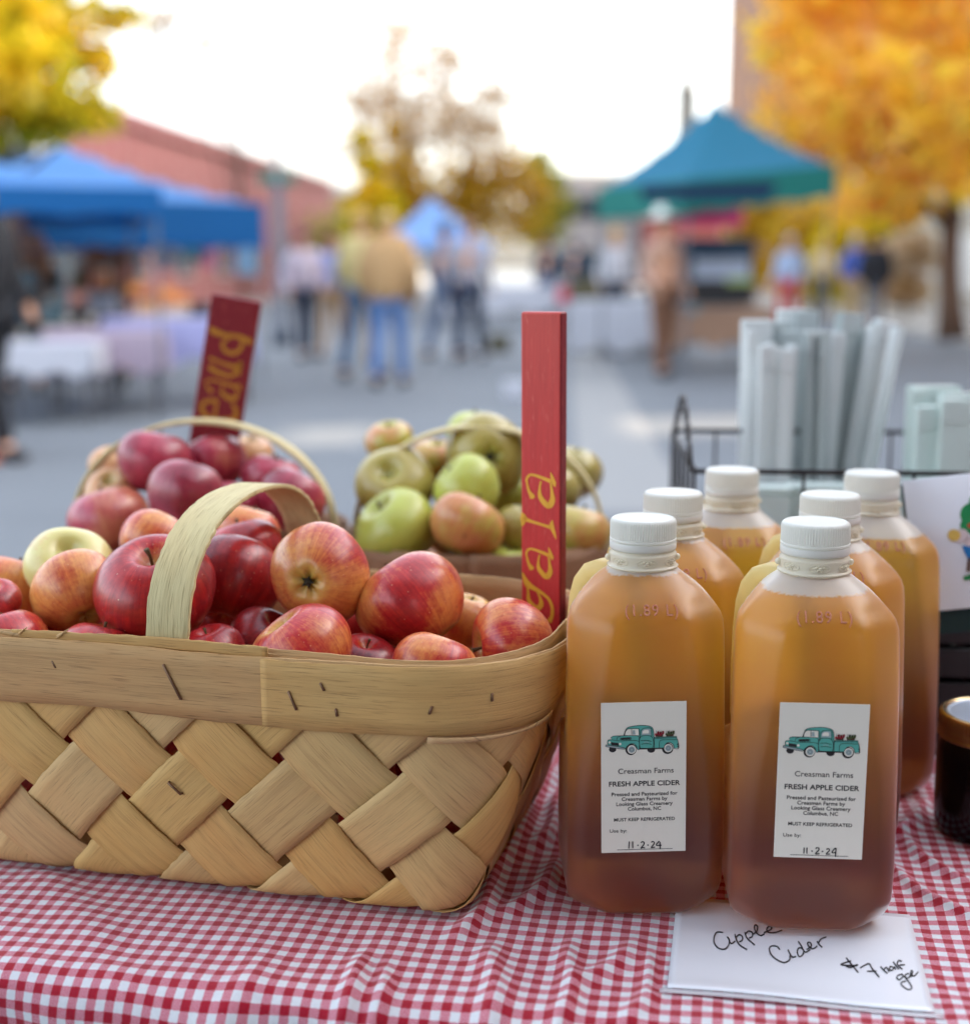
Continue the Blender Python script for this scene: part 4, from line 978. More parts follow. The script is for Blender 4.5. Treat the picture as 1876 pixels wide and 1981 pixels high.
for i, (px, py, d, wd, th, yaw, roll, lab) in enumerate([
    (1452,640,1.40,.009,.012,2,-1,'thin outermost strip at the left end of the bundle'),(1490,664,1.365,.007,.012,0,.3,'very thin strip between the short front bags'),(1532,668,1.365,.008,.012,0,.5,'thin strip right of the short front bags'),(1588,652,1.385,.008,.014,0,-1,'thin bright strip beside the grey faced bag'),(1692,628,1.40,.007,.014,4,7,'thin strip between the two leaning bags'),(1738,634,1.385,.007,.014,4,9,'thin bright strip before the farthest leaning bag'),
    (1462,618,1.44,.030,.009,8,-.5,'leftmost bag of the tall bundle'),(1480,668,1.36,.012,.007,6,0,'narrow shorter bag at the front of the left bundle'),(1500,672,1.36,.013,.007,4,.5,'second short bag from the left in the front of the bundle'),
    (1520,676,1.355,.013,.007,4,.5,'third short bag in the front of the left bundle'),(1498,622,1.45,.034,.009,3,0,'wide bag behind the short ones at left'),(1530,598,1.49,.030,.009,5,0,'tallest bag at the back of the left bundle'),(1558,600,1.48,.024,.010,8,0,'grey shaded bag at the back beside the tallest'),
    (1572,640,1.39,.030,.006,30,-2,'broad grey faced bag in the middle of the bundle'),(1600,645,1.42,.020,.008,10,0,'pale bag right of the grey faced one'),(1620,642,1.40,.014,.008,10,2,'thin bag just left of the leaning pair'),
    (1662,606,1.40,.030,.006,34,5.5,'tall blue-grey bag leaning right'),(1640,612,1.42,.016,.006,20,5,'pale edge of a bag against the tall leaning one'),(1712,640,1.41,.026,.006,34,8,'darker bag leaning right behind the last'),
    (1752,622,1.38,.032,.006,34,10,'rightmost bag, leaning farthest to the right'),(1545,640,1.44,.04,.008,4,0,'bag standing behind the middle of the bundle')]):
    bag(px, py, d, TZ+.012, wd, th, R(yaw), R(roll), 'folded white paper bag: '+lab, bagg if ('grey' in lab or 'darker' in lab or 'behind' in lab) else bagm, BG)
for i, (px, py, d, wd, th, yaw, lab) in enumerate([(1775,752,1.36,.018,.008,6,'left end of the low stack at the right edge'),(1805,746,1.38,.05,.010,4,'rearmost of the low stack at the right edge'),(1800,785,1.31,.030,.008,5,'low front bag at the right edge'),
    (1845,772,1.30,.028,.008,8,'front bag beside the logo card top'),(1868,760,1.34,.05,.010,4,'bag cut by the right edge of the photo')]):
    bag(px, py, d, TZ+.012, wd, th, R(yaw), 0, 'pale green-white folded bag, '+lab, bagm2, BG)
# low white boxes seen through the wires
for i, (px, d, w_, lab) in enumerate([(1450,1.30,.075,'white carton in the wire rack left of the back right cap'),(1590,1.31,.06,'white carton in the wire rack between the two back caps'),(1755,1.29,.06,'white carton in the wire rack right of the back right cap')]):
    p = at(px, 985, d); t_ = thing('white_carton', lab, 'box', (p.x, p.y, TZ+.014), R(-4), 'cartons inside the wire rack')
    bevel(MB().box((0, .015, .085), (w_/2, .014, .085)).build('carton', bagm2, t_), .003); bevel(MB().box((0, .015, .173), (w_/2+.001, .015, .0025)).build('lid', bagm2, t_), .001)
# black crate and logo card holder at the right edge
crm = plain('black_plastic', lin(26,24,26), .55, .2, 60)
cp = at(1862, 1290, 1.10)
ck = thing('black_crate', 'black slotted plastic crate at the right edge behind the brass-lidded jar', 'crate', (cp.x+.055, cp.y+.08, TZ+.0015), R(-6))
bevel(MB().box((0, 0, .004), (.088, .07, .004)).build('base', crm, ck), .001)
for k in range(5):
    z = .022+k*.028
    for s in (-1, 1):
        bevel(MB().box((0, s*.069, z), (.088, .002, .0115)).build('slat', crm, ck), .001); bevel(MB().box((s*.086, 0, z), (.002, .0665, .0115)).build('slat', crm, ck), .001)
for sx in (-1, 1):
    for sy in (-1, 1): MB().box((sx*.083, sy*.0655, .07), (.0045, .0045, .069)).build('corner_post', crm, ck)
for k in range(6):
    t_ = thing('preserve_jar', 'dark jar of preserve packed in the black crate', 'jar', (cp.x+.055-.055+.055*(k % 3), cp.y+.08-.028+.056*(k//3), TZ+.011), 0, 'jars in the black crate')
    MB().lathe([(.022,0),(.0255,.004),(.0255,.085),(.022,.095)], 28).build('glass', bpy.data.materials['dark_preserve_glass'], t_, True); MB().lathe([(.0235,.0955),(.024,.097),(.024,.106),(.0225,.108)], 32).build('lid', crm, t_, True)
lg = at(1838, 1052, 1.045)
hold = thing('logo_card', 'leaning white card picturing a green apple tree, cut by the right edge', 'card', lg, R(-10))
hold.rotation_euler = (R(-14), R(-9.0), R(-14))
gls = plain('dark_green_holder', lin(40,58,58), .2, .1, 40)
bevel(MB().box((.012, .004, -.009), (.043, .0025, .058)).build('holder', gls, hold), .0015)
bevel(MB().box((.012, 0, .001), (.041, .0008, .050)).build('sheet', M['card'], hold), .0004)
lp_ = MB(); GR = plain('leaf_green_print', lin(16,130,70), .5, .2, 500, bump=0); GD = plain('olive_print', lin(74,92,48), .5, .2, 500, bump=0); BL = plain('blue_print', lin(16,110,176), .5, .1, 500, bump=0); YL = plain('straw_print', lin(212,176,84), .5, .1, 500, bump=0); BK_ = plain('brown_line_print', lin(96,66,50), .5, .1, 500, bump=0); RD = plain('apple_red_print', lin(190,60,40), .5, .1, 500, bump=0); SK = plain('pale_print', lin(206,190,192), .5, .1, 500, bump=0)
Wl = lambda lay: (lambda x, y, h: (x*.001, -.0009-.00012*lay-.00004*h, y*.001))
for (x, y, r_, m_) in [(27,27,11,0),(18,20,9,0),(33,16,12,1),(22,12,9,1),(30,30,9,0),(14,12,6,0),(38,22,12,0),(30,8,8,1)]: disc((x, y), r_, lp_, Wl(1+(x % 3)), 18, m_)
for (x, y) in [(22,27),(15,12),(32,20),(36,30),(28,10),(40,14)]: disc((x, y), 1.8, lp_, Wl(6), 10, 5)
strokes([(29,8,6),(28,-2,5),(29,-14,6),(32,-20,8)], lp_, Wl(0), 4)
strokes([(12,-2,9),(13,-8,8),(13,-14,4)], lp_, Wl(5), 2); strokes([(12,-12,3),(10,-22,3)], lp_, Wl(5), 4); disc((8, 5), 5.4, lp_, Wl(6), 14, 6); disc((3, 6), 4.6, lp_, Wl(7), 14, 3); disc((13, 0), 3.6, lp_, Wl(6), 12, 6)
strokes([(17,-16,1.2),(27,-8,1.2)], lp_, Wl(6), 4)
for k in range(4): strokes([(14+k*1.2,-20+k*4,1),(22+k*1.2,-18+k*4,1)], lp_, Wl(6), 4)
strokes([(6,-27,3),(20,-24,5),(34,-18,6),(48,-16,6)], lp_, Wl(3), 0)
lp_.build('logo_picture', [GR, GD, BL, YL, BK_, RD, SK], hold)
tx = MB(); 

for (z_, x0_) in ((-.036, .020), (-.0435, .018)):
    for k in range(7): tx.box((x0_+k*.0045, -.00105, z_), (.0016, .00006, .0007+.0003*(k % 2)))
tx.build('illegible_print', M['ink'], hold)
# ================================================================ ground
def mat_asphalt():
    t = NT('asphalt'); o = t.obj(); a = t.noise(o, .35, 5, .6); b = t.noise(o, 60, 4, .7); c = t.noise(t.scalev(o, .25, 2.5, 1), 1.0, 4, .6)
    col = t.mix(a, lin(86,92,98), lin(112,118,122)); col = t.mix(t.mapr(b, .3, .7, 0, .5), col, lin(128,134,140)); col = t.mix(t.mapr(c, .5, .75, 0, .35), col, lin(74,80,86))
    return t.done(t.prin(col, .75, t.bump(b, .5, .01)))
asph = mat_asphalt(); conc = plain('pavement_concrete', lin(176,170,160), .85, .12, 1.5, bump=.2); bandm = plain('concrete_gutter', lin(140,141,140), .8, .08, 2)
gnd = mk('ground', [(-1200,-400,-.02),(1200,-400,-.02),(1200,2600,-.02),(-1200,2600,-.02)], [(0,1,2,3)], plain('earth', lin(110,112,108), .9, .15, .05)); tag(gnd, kind='structure')
road = mk('road', [(-9,-30,0),(7.2,-30,0),(9.2,300,0),(-1,300,0)], [(0,1,2,3)], asph); tag(road, kind='structure')
gut = mk('road_strip', [(.45,6.5,.004),(1.0,6.5,.004),(1.95,26,.004),(1.55,26,.004)], [(0,1,2,3)], bandm); tag(gut, kind='structure')
m = MB(); m.add([(7.2,-30,-.02),(14.5,-30,-.02),(14.5,300,-.02),(9.2,300,-.02),(7.2,-30,.13),(14.5,-30,.13),(14.5,300,.13),(9.2,300,.13)], [(4,5,6,7),(0,4,7,3),(1,2,6,5),(0,1,5,4),(3,7,6,2)])
tag(m.build('pavement', conc), kind='structure')
m = MB(); m.add([(-9,-30,-.02),(-16,-30,-.02),(-3,300,-.02),(-1,300,-.02),(-9,-30,.13),(-16,-30,.13),(-3,300,.13),(-1,300,.13)], [(7,6,5,4),(3,7,4,0),(1,5,6,2)])
tag(m.build('pavement', conc), kind='structure')
# ================================================================ buildings
def mat_brick(name, a, b, mortar):
    t = NT(name); o = t.obj(); br = t.n('TexBrick', {'Vector': t.n('Mapping', {'Vector': o, 'Rotation': (math.pi/2, 0, math.pi/2)}).outputs[0], 'Color1': a, 'Color2': b, 'Mortar': mortar, 'Scale': 4.0, 'Mortar Size': .012})
    n = t.noise(o, .5, 4); c = t.mix(t.mapr(n, .3, .7, 0, .3), br.outputs[0], a)
    return t.done(t.prin(c, .85, t.bump(br.outputs[1], .3, .01)))
brick = mat_brick('red_brick', lin(158,96,92), lin(142,80,76), lin(170,140,130)); tanb = plain('tan_stucco', lin(170,140,104), .85, .08, 1); darkb = plain('dark_blue_cladding', lin(52,72,84), .7, .1, 1)
brownb = plain('brown_masonry', lin(150,112,88), .85, .12, .8); winm = plain('window_glass', lin(60,74,84), .12, .2, 1); stone = plain('pale_stone', lin(172,164,148), .85, .08, 1); trim = plain('white_trim', lin(206,202,194), .6, .05, 2)
greyb = plain('grey_render', lin(160,158,158), .85, .08, 1); redb = plain('red_render', lin(140,84,80), .85, .1, 1)
def building(label, corners, h, mat, storeys=1, nwin=5, grp=None, face=(0, 1), wz=(1.2, 2.6), parapet=.35, ww=1.1):
    """corners: footprint, counter-clockwise seen from above; face: the side carrying the windows"""
    c0 = Vector((*corners[0], 0)); r = thing('building', label, 'building', c0, 0, grp)
    C = [(x-c0.x, y-c0.y) for x, y in corners]; n = len(C)
    mb = MB(); mb.add([(x, y, -.02) for x, y in C]+[(x, y, h) for x, y in C], [(i, (i+1) % n, n+(i+1) % n, n+i) for i in range(n)]); mb.build('wall', mat, r)
    mk('roof', [(x, y, h-.02) for x, y in C], [tuple(range(n))], greyb, r)
    mp = MB(); cx = sum(x for x, y in C)/n; cy = sum(y for x, y in C)/n
    for i in range(n):
        a = Vector((*C[i], 0)); b = Vector((*C[(i+1) % n], 0)); d = (b-a); L = d.length; d.normalize(); nn = Vector((d.y, -d.x, 0)); q = Matrix.Rotation(math.atan2(d.y, d.x), 3, 'Z')
        mp.box(tuple((a+b)/2+nn*.04+Vector((0, 0, h+parapet/2-.05))), (L/2+.09, .10, parapet/2), q)
    mp.build('parapet', trim if mat is not brick else brick, r)
    a = Vector((*C[face[0]], 0)); b = Vector((*C[face[1]], 0)); d = (b-a); L = d.length; d.normalize(); nn = Vector((d.y, -d.x, 0)); q = Matrix.Rotation(math.atan2(d.y, d.x), 3, 'Z')
    for s in range(storeys):
        z0 = s*(h/storeys)
        for k in range(nwin):
            p = a+d*(L*(k+.5)/nwin)+nn*.03+Vector((0, 0, z0+(wz[0]+wz[1])/2))
            f = MB().box(tuple(p), (ww/2+.08, .05, (wz[1]-wz[0])/2+.08), q).build('window', trim, r)
            MB().box(tuple(p+nn*.055), (ww/2, .01, (wz[1]-wz[0])/2), q).build('pane', winm, f)
    return r
# long low brick building on the left, its wall running away along the street
bx = lambda y: -11.0+.07*y
building('long single-storey red brick building along the left of the street', [(bx(24.4),24.4),(bx(62),62),(bx(62)-12,62),(bx(24.4)-12,24.4)], 4.55, brick, 1, 9, wz=(1.0,2.4))
building('dark blue-grey building beyond the blue canopies at the far left', [(-16,19),(-7.6,23.6),(-8.8,30),(-17,30)], 3.15, darkb, 1, 3, wz=(.9,2.1))
building('tan building closing the street behind the yellow sapling', [(-9.5,66),(-5.2,66),(-5.2,74),(-9.5,74)], 4.6, tanb, 1, 3)
building('pale grey two-storey building far down the street behind the people', [(4.5,84),(9.0,84),(9.0,92),(4.5,92)], 6.4, greyb, 2, 5, wz=(.8,2.2))
building('low red fronted shop beside the pale grey building', [(9.2,80),(14.4,80),(14.4,88),(9.2,88)], 4.9, redb, 1, 4)
building('tall brown corner building rising behind the orange tree', [(12.25,60),(30,60),(30,74),(12.25,74)], 22, brownb, 6, 6, wz=(1.0,2.8))
building('pale shop building along the right pavement behind the orange tree', [(14.6,59.9),(14.6,25),(26,25),(26,59.9)], 17, stone, 1, 7, face=(1,0), wz=(.5,2.1), ww=2.4)
# unseen row added on the right of the street to keep the stalls in shade
building('shade-casting building on the right, out of view beside the stall', [(14.6,12.95),(14.6,-26),(26,-26),(26,12.95)], 13, redb, 3, 8, face=(1,0))
building('shade-casting building on the right, out of view across the alley', [(14.6,24.5),(14.6,14.15),(26,17.2),(26,24.5)], 13, brownb, 3, 4, face=(1,0))
ab = thing('sun_slot_blocker', 'unseen slotted screen added in the alley to pass sun patches', 'building', (14.9,13.5,0))
for nm_, z0, z1 in (('lower_block', 0, 5.62), ('mid_block', 6.42, 7.2), ('roof', 7.55, 13.0)): MB().box((.1, .0, (z0+z1)/2), (.05, .75, (z1-z0)/2)).build(nm_, stone, ab)  # added unseen blocks, roof piece too, spaced so slots of sun reach the road
# slender mast tower far away
darkgrey = plain('weathered_stone', lin(112,110,104), .85, .08, 1)
tw = thing('mast_tower', 'far grey tower with a slender mast rising behind the teal canopy', 'tower', (Xp(1329,120,16),120,0))
h1 = Zp(178,120); MB().box((0,0,h1/2), (.8,.8,h1/2)).build('shaft', darkgrey, tw); MB().lathe([(.95,h1),(.8,h1+.5),(.44,h1+1.0)], 12).build('cap', darkgrey, tw, True); MB().lathe([(.42,h1+.9),(.34,Zp(90,120)-1),(.2,Zp(88,120))], 10).build('mast', darkgrey, tw, True)
# street lamp
lpn = thing('street_lamp', 'tall slender lamp post with a teal sign in front of the brick building', 'lamp', (Xp(542,21),21,0))
lpm = plain('lamp_paint', lin(84,92,104), .5, .1, 4); lpale = plain('pale_pole_paint', lin(206,214,212), .5, .05, 4)
MB().lathe([(.16,0),(.16,.25),(.09,.32),(.08,2.4)], 14).build('base', lpm, lpn, True); MB().lathe([(.055,2.4),(.045,7.2)], 12).build('pole', lpale, lpn, True)
m = MB().box((0,0,Zp(345,21)), (.27,.03,.085)); bevel(m.build('sign_plate', plain('teal_sign', lin(20,112,96), .4, .05, 5), lpn), .01)
MB().tube([(0,0,7.1),(.2,0,7.3),(.6,0,7.3)], .04, 8).build('arm', lpale, lpn, True); MB().lathe([(0.02,-.1),(.16,-.06),(.18,0),(.05,.08)], 14, (.7,0,7.3)).build('lantern', lpale, lpn, True)
# ================================================================ trees
def leafmat(name, cols, tr=.55):
    t = NT(name); g = t.n('NewGeometry'); nz_ = t.mapr(t.noise(t.obj(), 1.7, 3, .6), .36, .64); c = t.ramp(t.m('ADD', t.m('MULTIPLY', nz_, .6), t.m('MULTIPLY', g.outputs['Random Per Island'], .4)), [(i/(len(cols)-1), c) for i, c in enumerate(cols)])
    d = t.n('BsdfDiffuse', {'Color': c}); x = t.n('BsdfTranslucent', {'Color': c}); return t.done(t.n('MixShader', {0: tr, 1: d.outputs[0], 2: x.outputs[0]}).outputs[0])
bark = plain('bark', lin(96,72,56), .9, .25, 8, bump=.6); barkg = plain('golden_bark', lin(150,116,60), .9, .2, 8, bump=.5)
paleb = plain('pale_bark', lin(186,166,140), .9, .2, 8)
LY = leafmat('yellow_leaves', [lin(136,146,44), lin(176,172,44), lin(220,196,40), lin(244,208,50), lin(250,224,100)])
LO = leafmat('orange_leaves', [lin(216,160,104), lin(240,180,96), lin(248,200,84), lin(252,216,72), lin(206,200,96)])
LG = leafmat('golden_green_leaves', [lin(190,156,40), lin(214,176,50), lin(226,176,56), lin(170,156,50), lin(226,166,80)])
LB = leafmat('sparse_tan_leaves', [lin(214,184,140), lin(196,160,110), lin(222,206,180), lin(206,166,100)])
LP = leafmat('olive_leaves', [lin(170,170,70), lin(140,150,56), lin(196,186,90), lin(90,104,50)])
def tree(label, loc, h, trunk_r, clumps, mat, leaf, nleaf, bm, limbs=6, seed=1, cat='tree', grp=None, name='tree', lean=(0,0)):
    r = thing(name, label, cat, loc, 0, grp); rd = random.Random(seed); rg = np.random.default_rng(seed)
    top = Vector((lean[0], lean[1], h*.62)); mb = MB(); n = 9
    mid = [Vector((lean[0]*t+math.sin(t*5+seed)*trunk_r*.5, lean[1]*t, h*.62*t)) for t in [i/(n-1) for i in range(n)]]
    mb.tube(mid, [trunk_r*(1.25 if i == 0 else 1-.6*i/(n-1)) for i in range(n)], 10)
    for k, (c, rad) in enumerate(clumps[:limbs]):
        s = mid[3+(k % 5)]; e = Vector(c); q = (s+e)/2+Vector((rd.uniform(-.2,.2), rd.uniform(-.2,.2), -.1*h*.1)); mb.tube([s, q, e], [trunk_r*.4, trunk_r*.22, trunk_r*.08], 6)
        for j in range(5):
            d = Vector((rd.gauss(0,1), rd.gauss(0,1), rd.uniform(-.2,1))).normalized()*rad*.9; mb.tube([e*.7+q*.3, e+d*.5, e+d], [trunk_r*.12, trunk_r*.07, trunk_r*.02], 4)
    mb.build('trunk', bm, r, True)
    cs = np.array([c for c, _ in clumps], float); rs = np.array([x for _, x in clumps], float); wgt = rs**2; wgt /= wgt.sum()
    idx = rg.choice(len(clumps), nleaf, p=wgt); dirs = rg.normal(size=(nleaf,3)); dirs /= np.linalg.norm(dirs,axis=1)[:,None]; rad = rs[idx]*rg.random(nleaf)**.6*1.35
    P = cs[idx]+dirs*rad[:,None]*np.array([1,1,.8]); 
    a = rg.normal(size=(nleaf,3)); a /= np.linalg.norm(a,axis=1)[:,None]; b = np.cross(a, rg.normal(size=(nleaf,3))); b /= np.linalg.norm(b,axis=1)[:,None]; s = leaf*(.6+.8*rg.random(nleaf))[:,None]
    V = np.stack([P-a*s, P+b*s*.55, P+a*s, P-b*s*.55], 1).reshape(-1,3); me = bpy.data.meshes.new('crown')
    me.vertices.add(len(V)); me.vertices.foreach_set('co', V.ravel()); me.loops.add(nleaf*4); me.loops.foreach_set('vertex_index', np.arange(nleaf*4)); me.polygons.add(nleaf); me.polygons.foreach_set('loop_start', np.arange(nleaf)*4); me.update(calc_edges=True); me.materials.append(mat)
    o = link('crown', me, r); return r
def clumps_from_px(L, D, base):
    out = []
    for (px, py, r, dd) in L: p = Vector((Xp(px, D+dd, Zp(py, D+dd)), D+dd, Zp(py, D+dd))); out.append((tuple(p-Vector(base)), r*(D+dd)/F))
    return out
b = (Xp(1838,20.5,0),20.5,.13); 
tree('orange and yellow autumn street tree filling the upper right', b, 6.5, .19, clumps_from_px([(1560,60,95,0),(1640,170,105,-1),(1560,240,80,0),(1720,60,110,1),(1760,200,110,-1.5),(1850,90,120,0),(1850,260,100,1),(1660,290,80,0),(1930,200,130,0),(1770,330,60,0),(1540,150,70,1),(1700,-60,130,0),(1900,-60,150,1),(1580,-60,110,0),(1850,340,50,-1),(1700,370,60,2),(1640,390,50,3),(1780,400,44,2)], 19, b), LO, .15, 3400, bark, 9, 3)
b = (Xp(-260,13,0),14,.0)
tree('yellow autumn tree whose branches hang into the upper left corner', b, 5.2, .14, clumps_from_px([(30,40,75,0),(120,30,70,.5),(60,130,75,-.5),(10,200,80,0),(130,200,50,0),(190,225,38,.4),(90,245,38,0),(180,120,42,.6),(-80,100,130,0),(-120,250,100,0),(230,30,34,.5)], 12.5, b), LY, .09, 2300, bark, 8, 5)
tree('bare twigs with a few pale leaves at the top left', (-2.9,17,0), 5.5, .04, clumps_from_px([(300,50,40,0),(330,30,30,0),(400,90,34,.3),(285,110,26,0)], 17, (-2.9,17,0)), LB, .05, 330, bark, 4, 15, grp=None)
b = (Xp(790,46,0),46,0)
tree('thin autumn tree with a leafy golden foot, left of the centre', b, 10.2, .17, clumps_from_px([(765,330,44,0),(790,370,46,0),(745,380,46,0),(820,400,46,1),(770,430,50,0),(765,250,26,0)], 46, b), LG, .14, 1700, barkg, 8, 7)
b = (Xp(905,48,0),48,0)
tree('larger golden-leaved tree behind the pale blue canopy', b, 10, .2, clumps_from_px([(900,345,56,0),(960,360,62,0),(1010,340,44,0),(880,390,52,0),(930,420,60,0),(1040,380,36,0),(1010,430,46,0),(975,310,30,0)], 48, b), LG, .14, 2500, barkg, 9, 9)
bq = (Xp(1050,60,0),60,0)
b = (Xp(800,47,0),47,0)
tree('airy half-bare tree top of pale tan leaves rising over the golden trees', b, 11, .14, clumps_from_px([(770,70,70,0),(760,190,80,0),(790,290,70,1),(700,200,50,0),(690,290,44,0),(870,120,56,0),(880,220,80,0),(930,250,70,0),(960,180,40,0)], 47, b), LB, .14, 3000, paleb, 9, 41)
tree('small dull green tree at the right of the golden one', bq, 6, .14, clumps_from_px([(1045,310,22,0),(1060,350,30,0),(1070,400,36,0),(1050,440,40,0)], 60, bq), LP, .16, 1500, bark, 4, 19)
b = (Xp(712,17,0),17,0)
tree('slim yellow sapling standing up behind the person in the tan jacket', b, 2.9, .03, clumps_from_px([(700,270,18,0),(712,320,22,0),(722,370,26,0),(735,405,34,0),(700,400,28,0),(705,450,34,0),(700,500,30,0)], 17, b), LY, .06, 2600, barkg, 6, 23)
for i, (px, py, rr, D, lab) in enumerate([(1560,450,60,36,'yellow-green bush right of the teal canopy'),(1640,470,60,33,'golden bush left of the street tree trunk'),(1700,420,50,38,'dark olive bush on the right pavement'),(1750,490,40,30,'low tan shrub beside the orange tree trunk'),(640,470,60,55,'olive bush by the tan building'),(1460,430,45,42,'golden bush under the teal canopy edge')]):
    b = (Xp(px, D, 0), D, 0); z = Zp(py, D); rm = rr*D/F
    tree(lab, b, z*1.1, .06, [((0,0,z),rm),((rm*.6,.2,z-.3*rm),rm*.7),((-rm*.6,0,z-.2*rm),rm*.7),((rm*.2,-.3,z+.5*rm),rm*.6),((-.3*rm,.2,z*.5),rm*.8),((.3*rm,.2,z*.45),rm*.8)], [LG,LY,LP,LB,LP,LG][i], .12, 1600, bark, 4, 31+i, 'bush', name='bush')
# ================================================================ canopies
def fabric(name, c): 
    return mat_transl(name, c, tuple(min(1, x*1.1) for x in c[:3])+(1,), .35, .7, 3)
def canopy(label, cx, cy, half, rz, ze, zp, fab, val, vdepth=.28, legm=None, grp='market canopies', slope=0.0):
    r = thing('market_canopy', label, 'canopy', (cx, cy, 0), rz, grp); h = half; n = 12; V = []
    for i in range(n+1):
        for j in range(n+1):
            u = -1+2*i/n; v = -1+2*j/n; m_ = max(abs(u), abs(v)); z = ze+(zp-ze)*(1-m_)**1.12-.05*math.sin(math.pi*m_)*(1-min(1, abs(abs(u)-abs(v))*2)*.0)
            V.append((u*h, v*h, z+slope*u*h))
    roof = mk('roof', V, gridmesh(V, n+1, n+1), fab, r); solid(roof, .006)
    mb = MB(); nn = 16
    for s in range(4):
        q = Matrix.Rotation(s*math.pi/2, 3, 'Z'); VV = []
        for i in range(nn+1):
            x = -h+2*h*i/nn; sc_ = .03*abs(math.sin(math.pi*i/nn*4)); VV += [q @ Vector((x, -h-.004, ze)), q @ Vector((x, -h-.012, ze-vdepth+sc_))]
        VV = [p+Vector((0, 0, slope*p.x)) for p in VV]
        mb.add(VV, gridmesh(VV, nn+1, 2))
    solid(mb.build('valance', val, r), .004)
    lm_ = legm or plain('grey_leg', lin(110,116,124), .4, .05, 3)
    for sx in (-1, 1):
        for sy in (-1, 1): MB().box((sx*(h-.04), sy*(h-.04), (ze-.03+slope*sx*h)/2), (.011, .011, (ze-.03+slope*sx*h)/2)).build('leg', lm_, r)
    fr = MB()
    for s in range(4):
        q = Matrix.Rotation(s*math.pi/2, 3, 'Z'); fr.tube([q @ Vector((-h+.05,-h+.05,ze-.06)), q @ Vector((0,-h+.05,ze-.25)), q @ Vector((h-.05,-h+.05,ze-.06))], .012, 6)
        fr.tube([q @ Vector((-h+.05,-h+.05,ze-.06)), Vector((0,0,zp-.12))], .012, 6)
    fr.v = [(x, y, z+slope*x) for x, y, z in fr.v]
    fr.build('frame', lm_, r); return r
blue = fabric('blue_canopy_fabric', lin(96,152,212)); blued = fabric('deep_blue_fabric', lin(20,112,180)); teal = fabric('teal_canopy_fabric', lin(20,124,156)); tealg = fabric('green_teal_fabric', lin(40,140,130)); pale = fabric('pale_blue_fabric', lin(150,190,236)); navy = fabric('navy_fabric', lin(26,44,92))
canopy('mid-blue market canopy at the left in front of the brick building', Xp(120,15.2,2), 15.2, 1.6, R(32), 1.80, 2.44, blue, blued, .46)
canopy('blue market canopy cut by the left edge of the photo', Xp(-60,11.5,2), 11.6, 1.35, R(18), 1.74, 2.05, blue, blued, .22)
canopy('teal green market canopy over the food cart on the right', 2.52, 15.8, .93, R(24), 2.14, 2.98, teal, tealg, .36, slope=.11)
canopy('small pale blue canopy far down the street in the centre', Xp(836,33,2), 33, 1.2, R(10), 1.72, 2.80, pale, pale, .2)
vc = canopy('unseen white canopy added over the camera to block sky light', .1, -1.12, 1.5, R(-10), 2.2, 2.95, fabric('offwhite_fabric', lin(190,188,184)), fabric('offwhite_blocker_b', lin(190,188,184)), .28)  # added out of view; blocks sky light above and behind the camera
VV = [(-1.47+2.94*i/40, -1.47+.03*math.sin(i*1.3), z) for i in range(41) for z in (.05, 2.15)]
solid(mk('blocker_wall', VV, gridmesh(VV, 41, 2), plain('grey_blocker', lin(120,122,128), .85, .05, 2), vc), .004)  # unseen wall added to block light from behind the camera
# ================================================================ stalls and goods
def table(label, cx, cy, hx, hy, z, rz, cloth, skirt, legs=True, grp='market stall tables'):
    r = thing('stall_table', label, 'table', (cx, cy, 0), rz, grp); bevel(MB().box((0,0,z-.02), (hx,hy,.02)).build('tabletop', cloth, r), .01)
    mb = MB(); n = 24
    for s, (ex, ey) in enumerate([(hx,hy),(hy,hx),(hx,hy),(hy,hx)]):
        q = Matrix.Rotation(s*math.pi/2, 3, 'Z'); VV = []
        for i in range(n+1):
            x = -ex+2*ex*i/n; w = .02*math.sin(i*1.9); VV += [q @ Vector((x, -ey-.012, z-.004)), q @ Vector((x, -ey-.02-w*.6, z-skirt*(1+.12*math.sin(i*.7+s)))) ]
        mb.add(VV, gridmesh(VV, n+1, 2))
    solid(mb.build('cloth_skirt', cloth, r), .003)
    for sx in (-1,1):
        for sy in (-1,1): MB().box((sx*(hx-.06), sy*(hy-.06), (z-.04)/2), (.018,.018,(z-.04)/2)).build('leg', plain('table_leg', lin(90,90,94), .5), r)
    return r
lav = plain('lavender_cloth', lin(176,178,222), .8, .06, 3); lil = plain('lilac_cloth', lin(176,160,176), .8, .1, 3); whc = plain('white_cloth', lin(196,198,206), .8, .06, 3); brc = plain('brown_cloth', lin(166,132,108), .8, .1, 3); pkc = plain('pink_banner_cloth', lin(214,56,120), .7, .06, 3); bwl = plain('dark_goods', lin(40,44,44), .7, .3, 6)
table('stall table with a lavender cloth, mid-left beyond the baskets', Xp(345,12.2,.7), 12.2, .62, .32, .72, R(12), lav, .34)
table('stall table with a mauve-grey cloth left of the lavender one', Xp(205,11.2,.7), 11.2, .45, .35, .66, R(10), lil, .30)
table('low pale table at the far left beside the person in black', Xp(95,10.6,.6), 10.6, .38, .35, .60, R(6), whc, .22)
table('white clothed table left of the food cart', Xp(1215,19,.7), 19, .75, .4, .72, R(-12), whc, .62)
table('brown clothed table in front of the food cart', Xp(1385,16.6,.7), 16.6, .62, .35, .70, R(-6), brc, .42)
table('long white table beneath the pale blue canopy', Xp(960,29,.7), 29, 1.2, .45, .80, R(4), whc, .5)
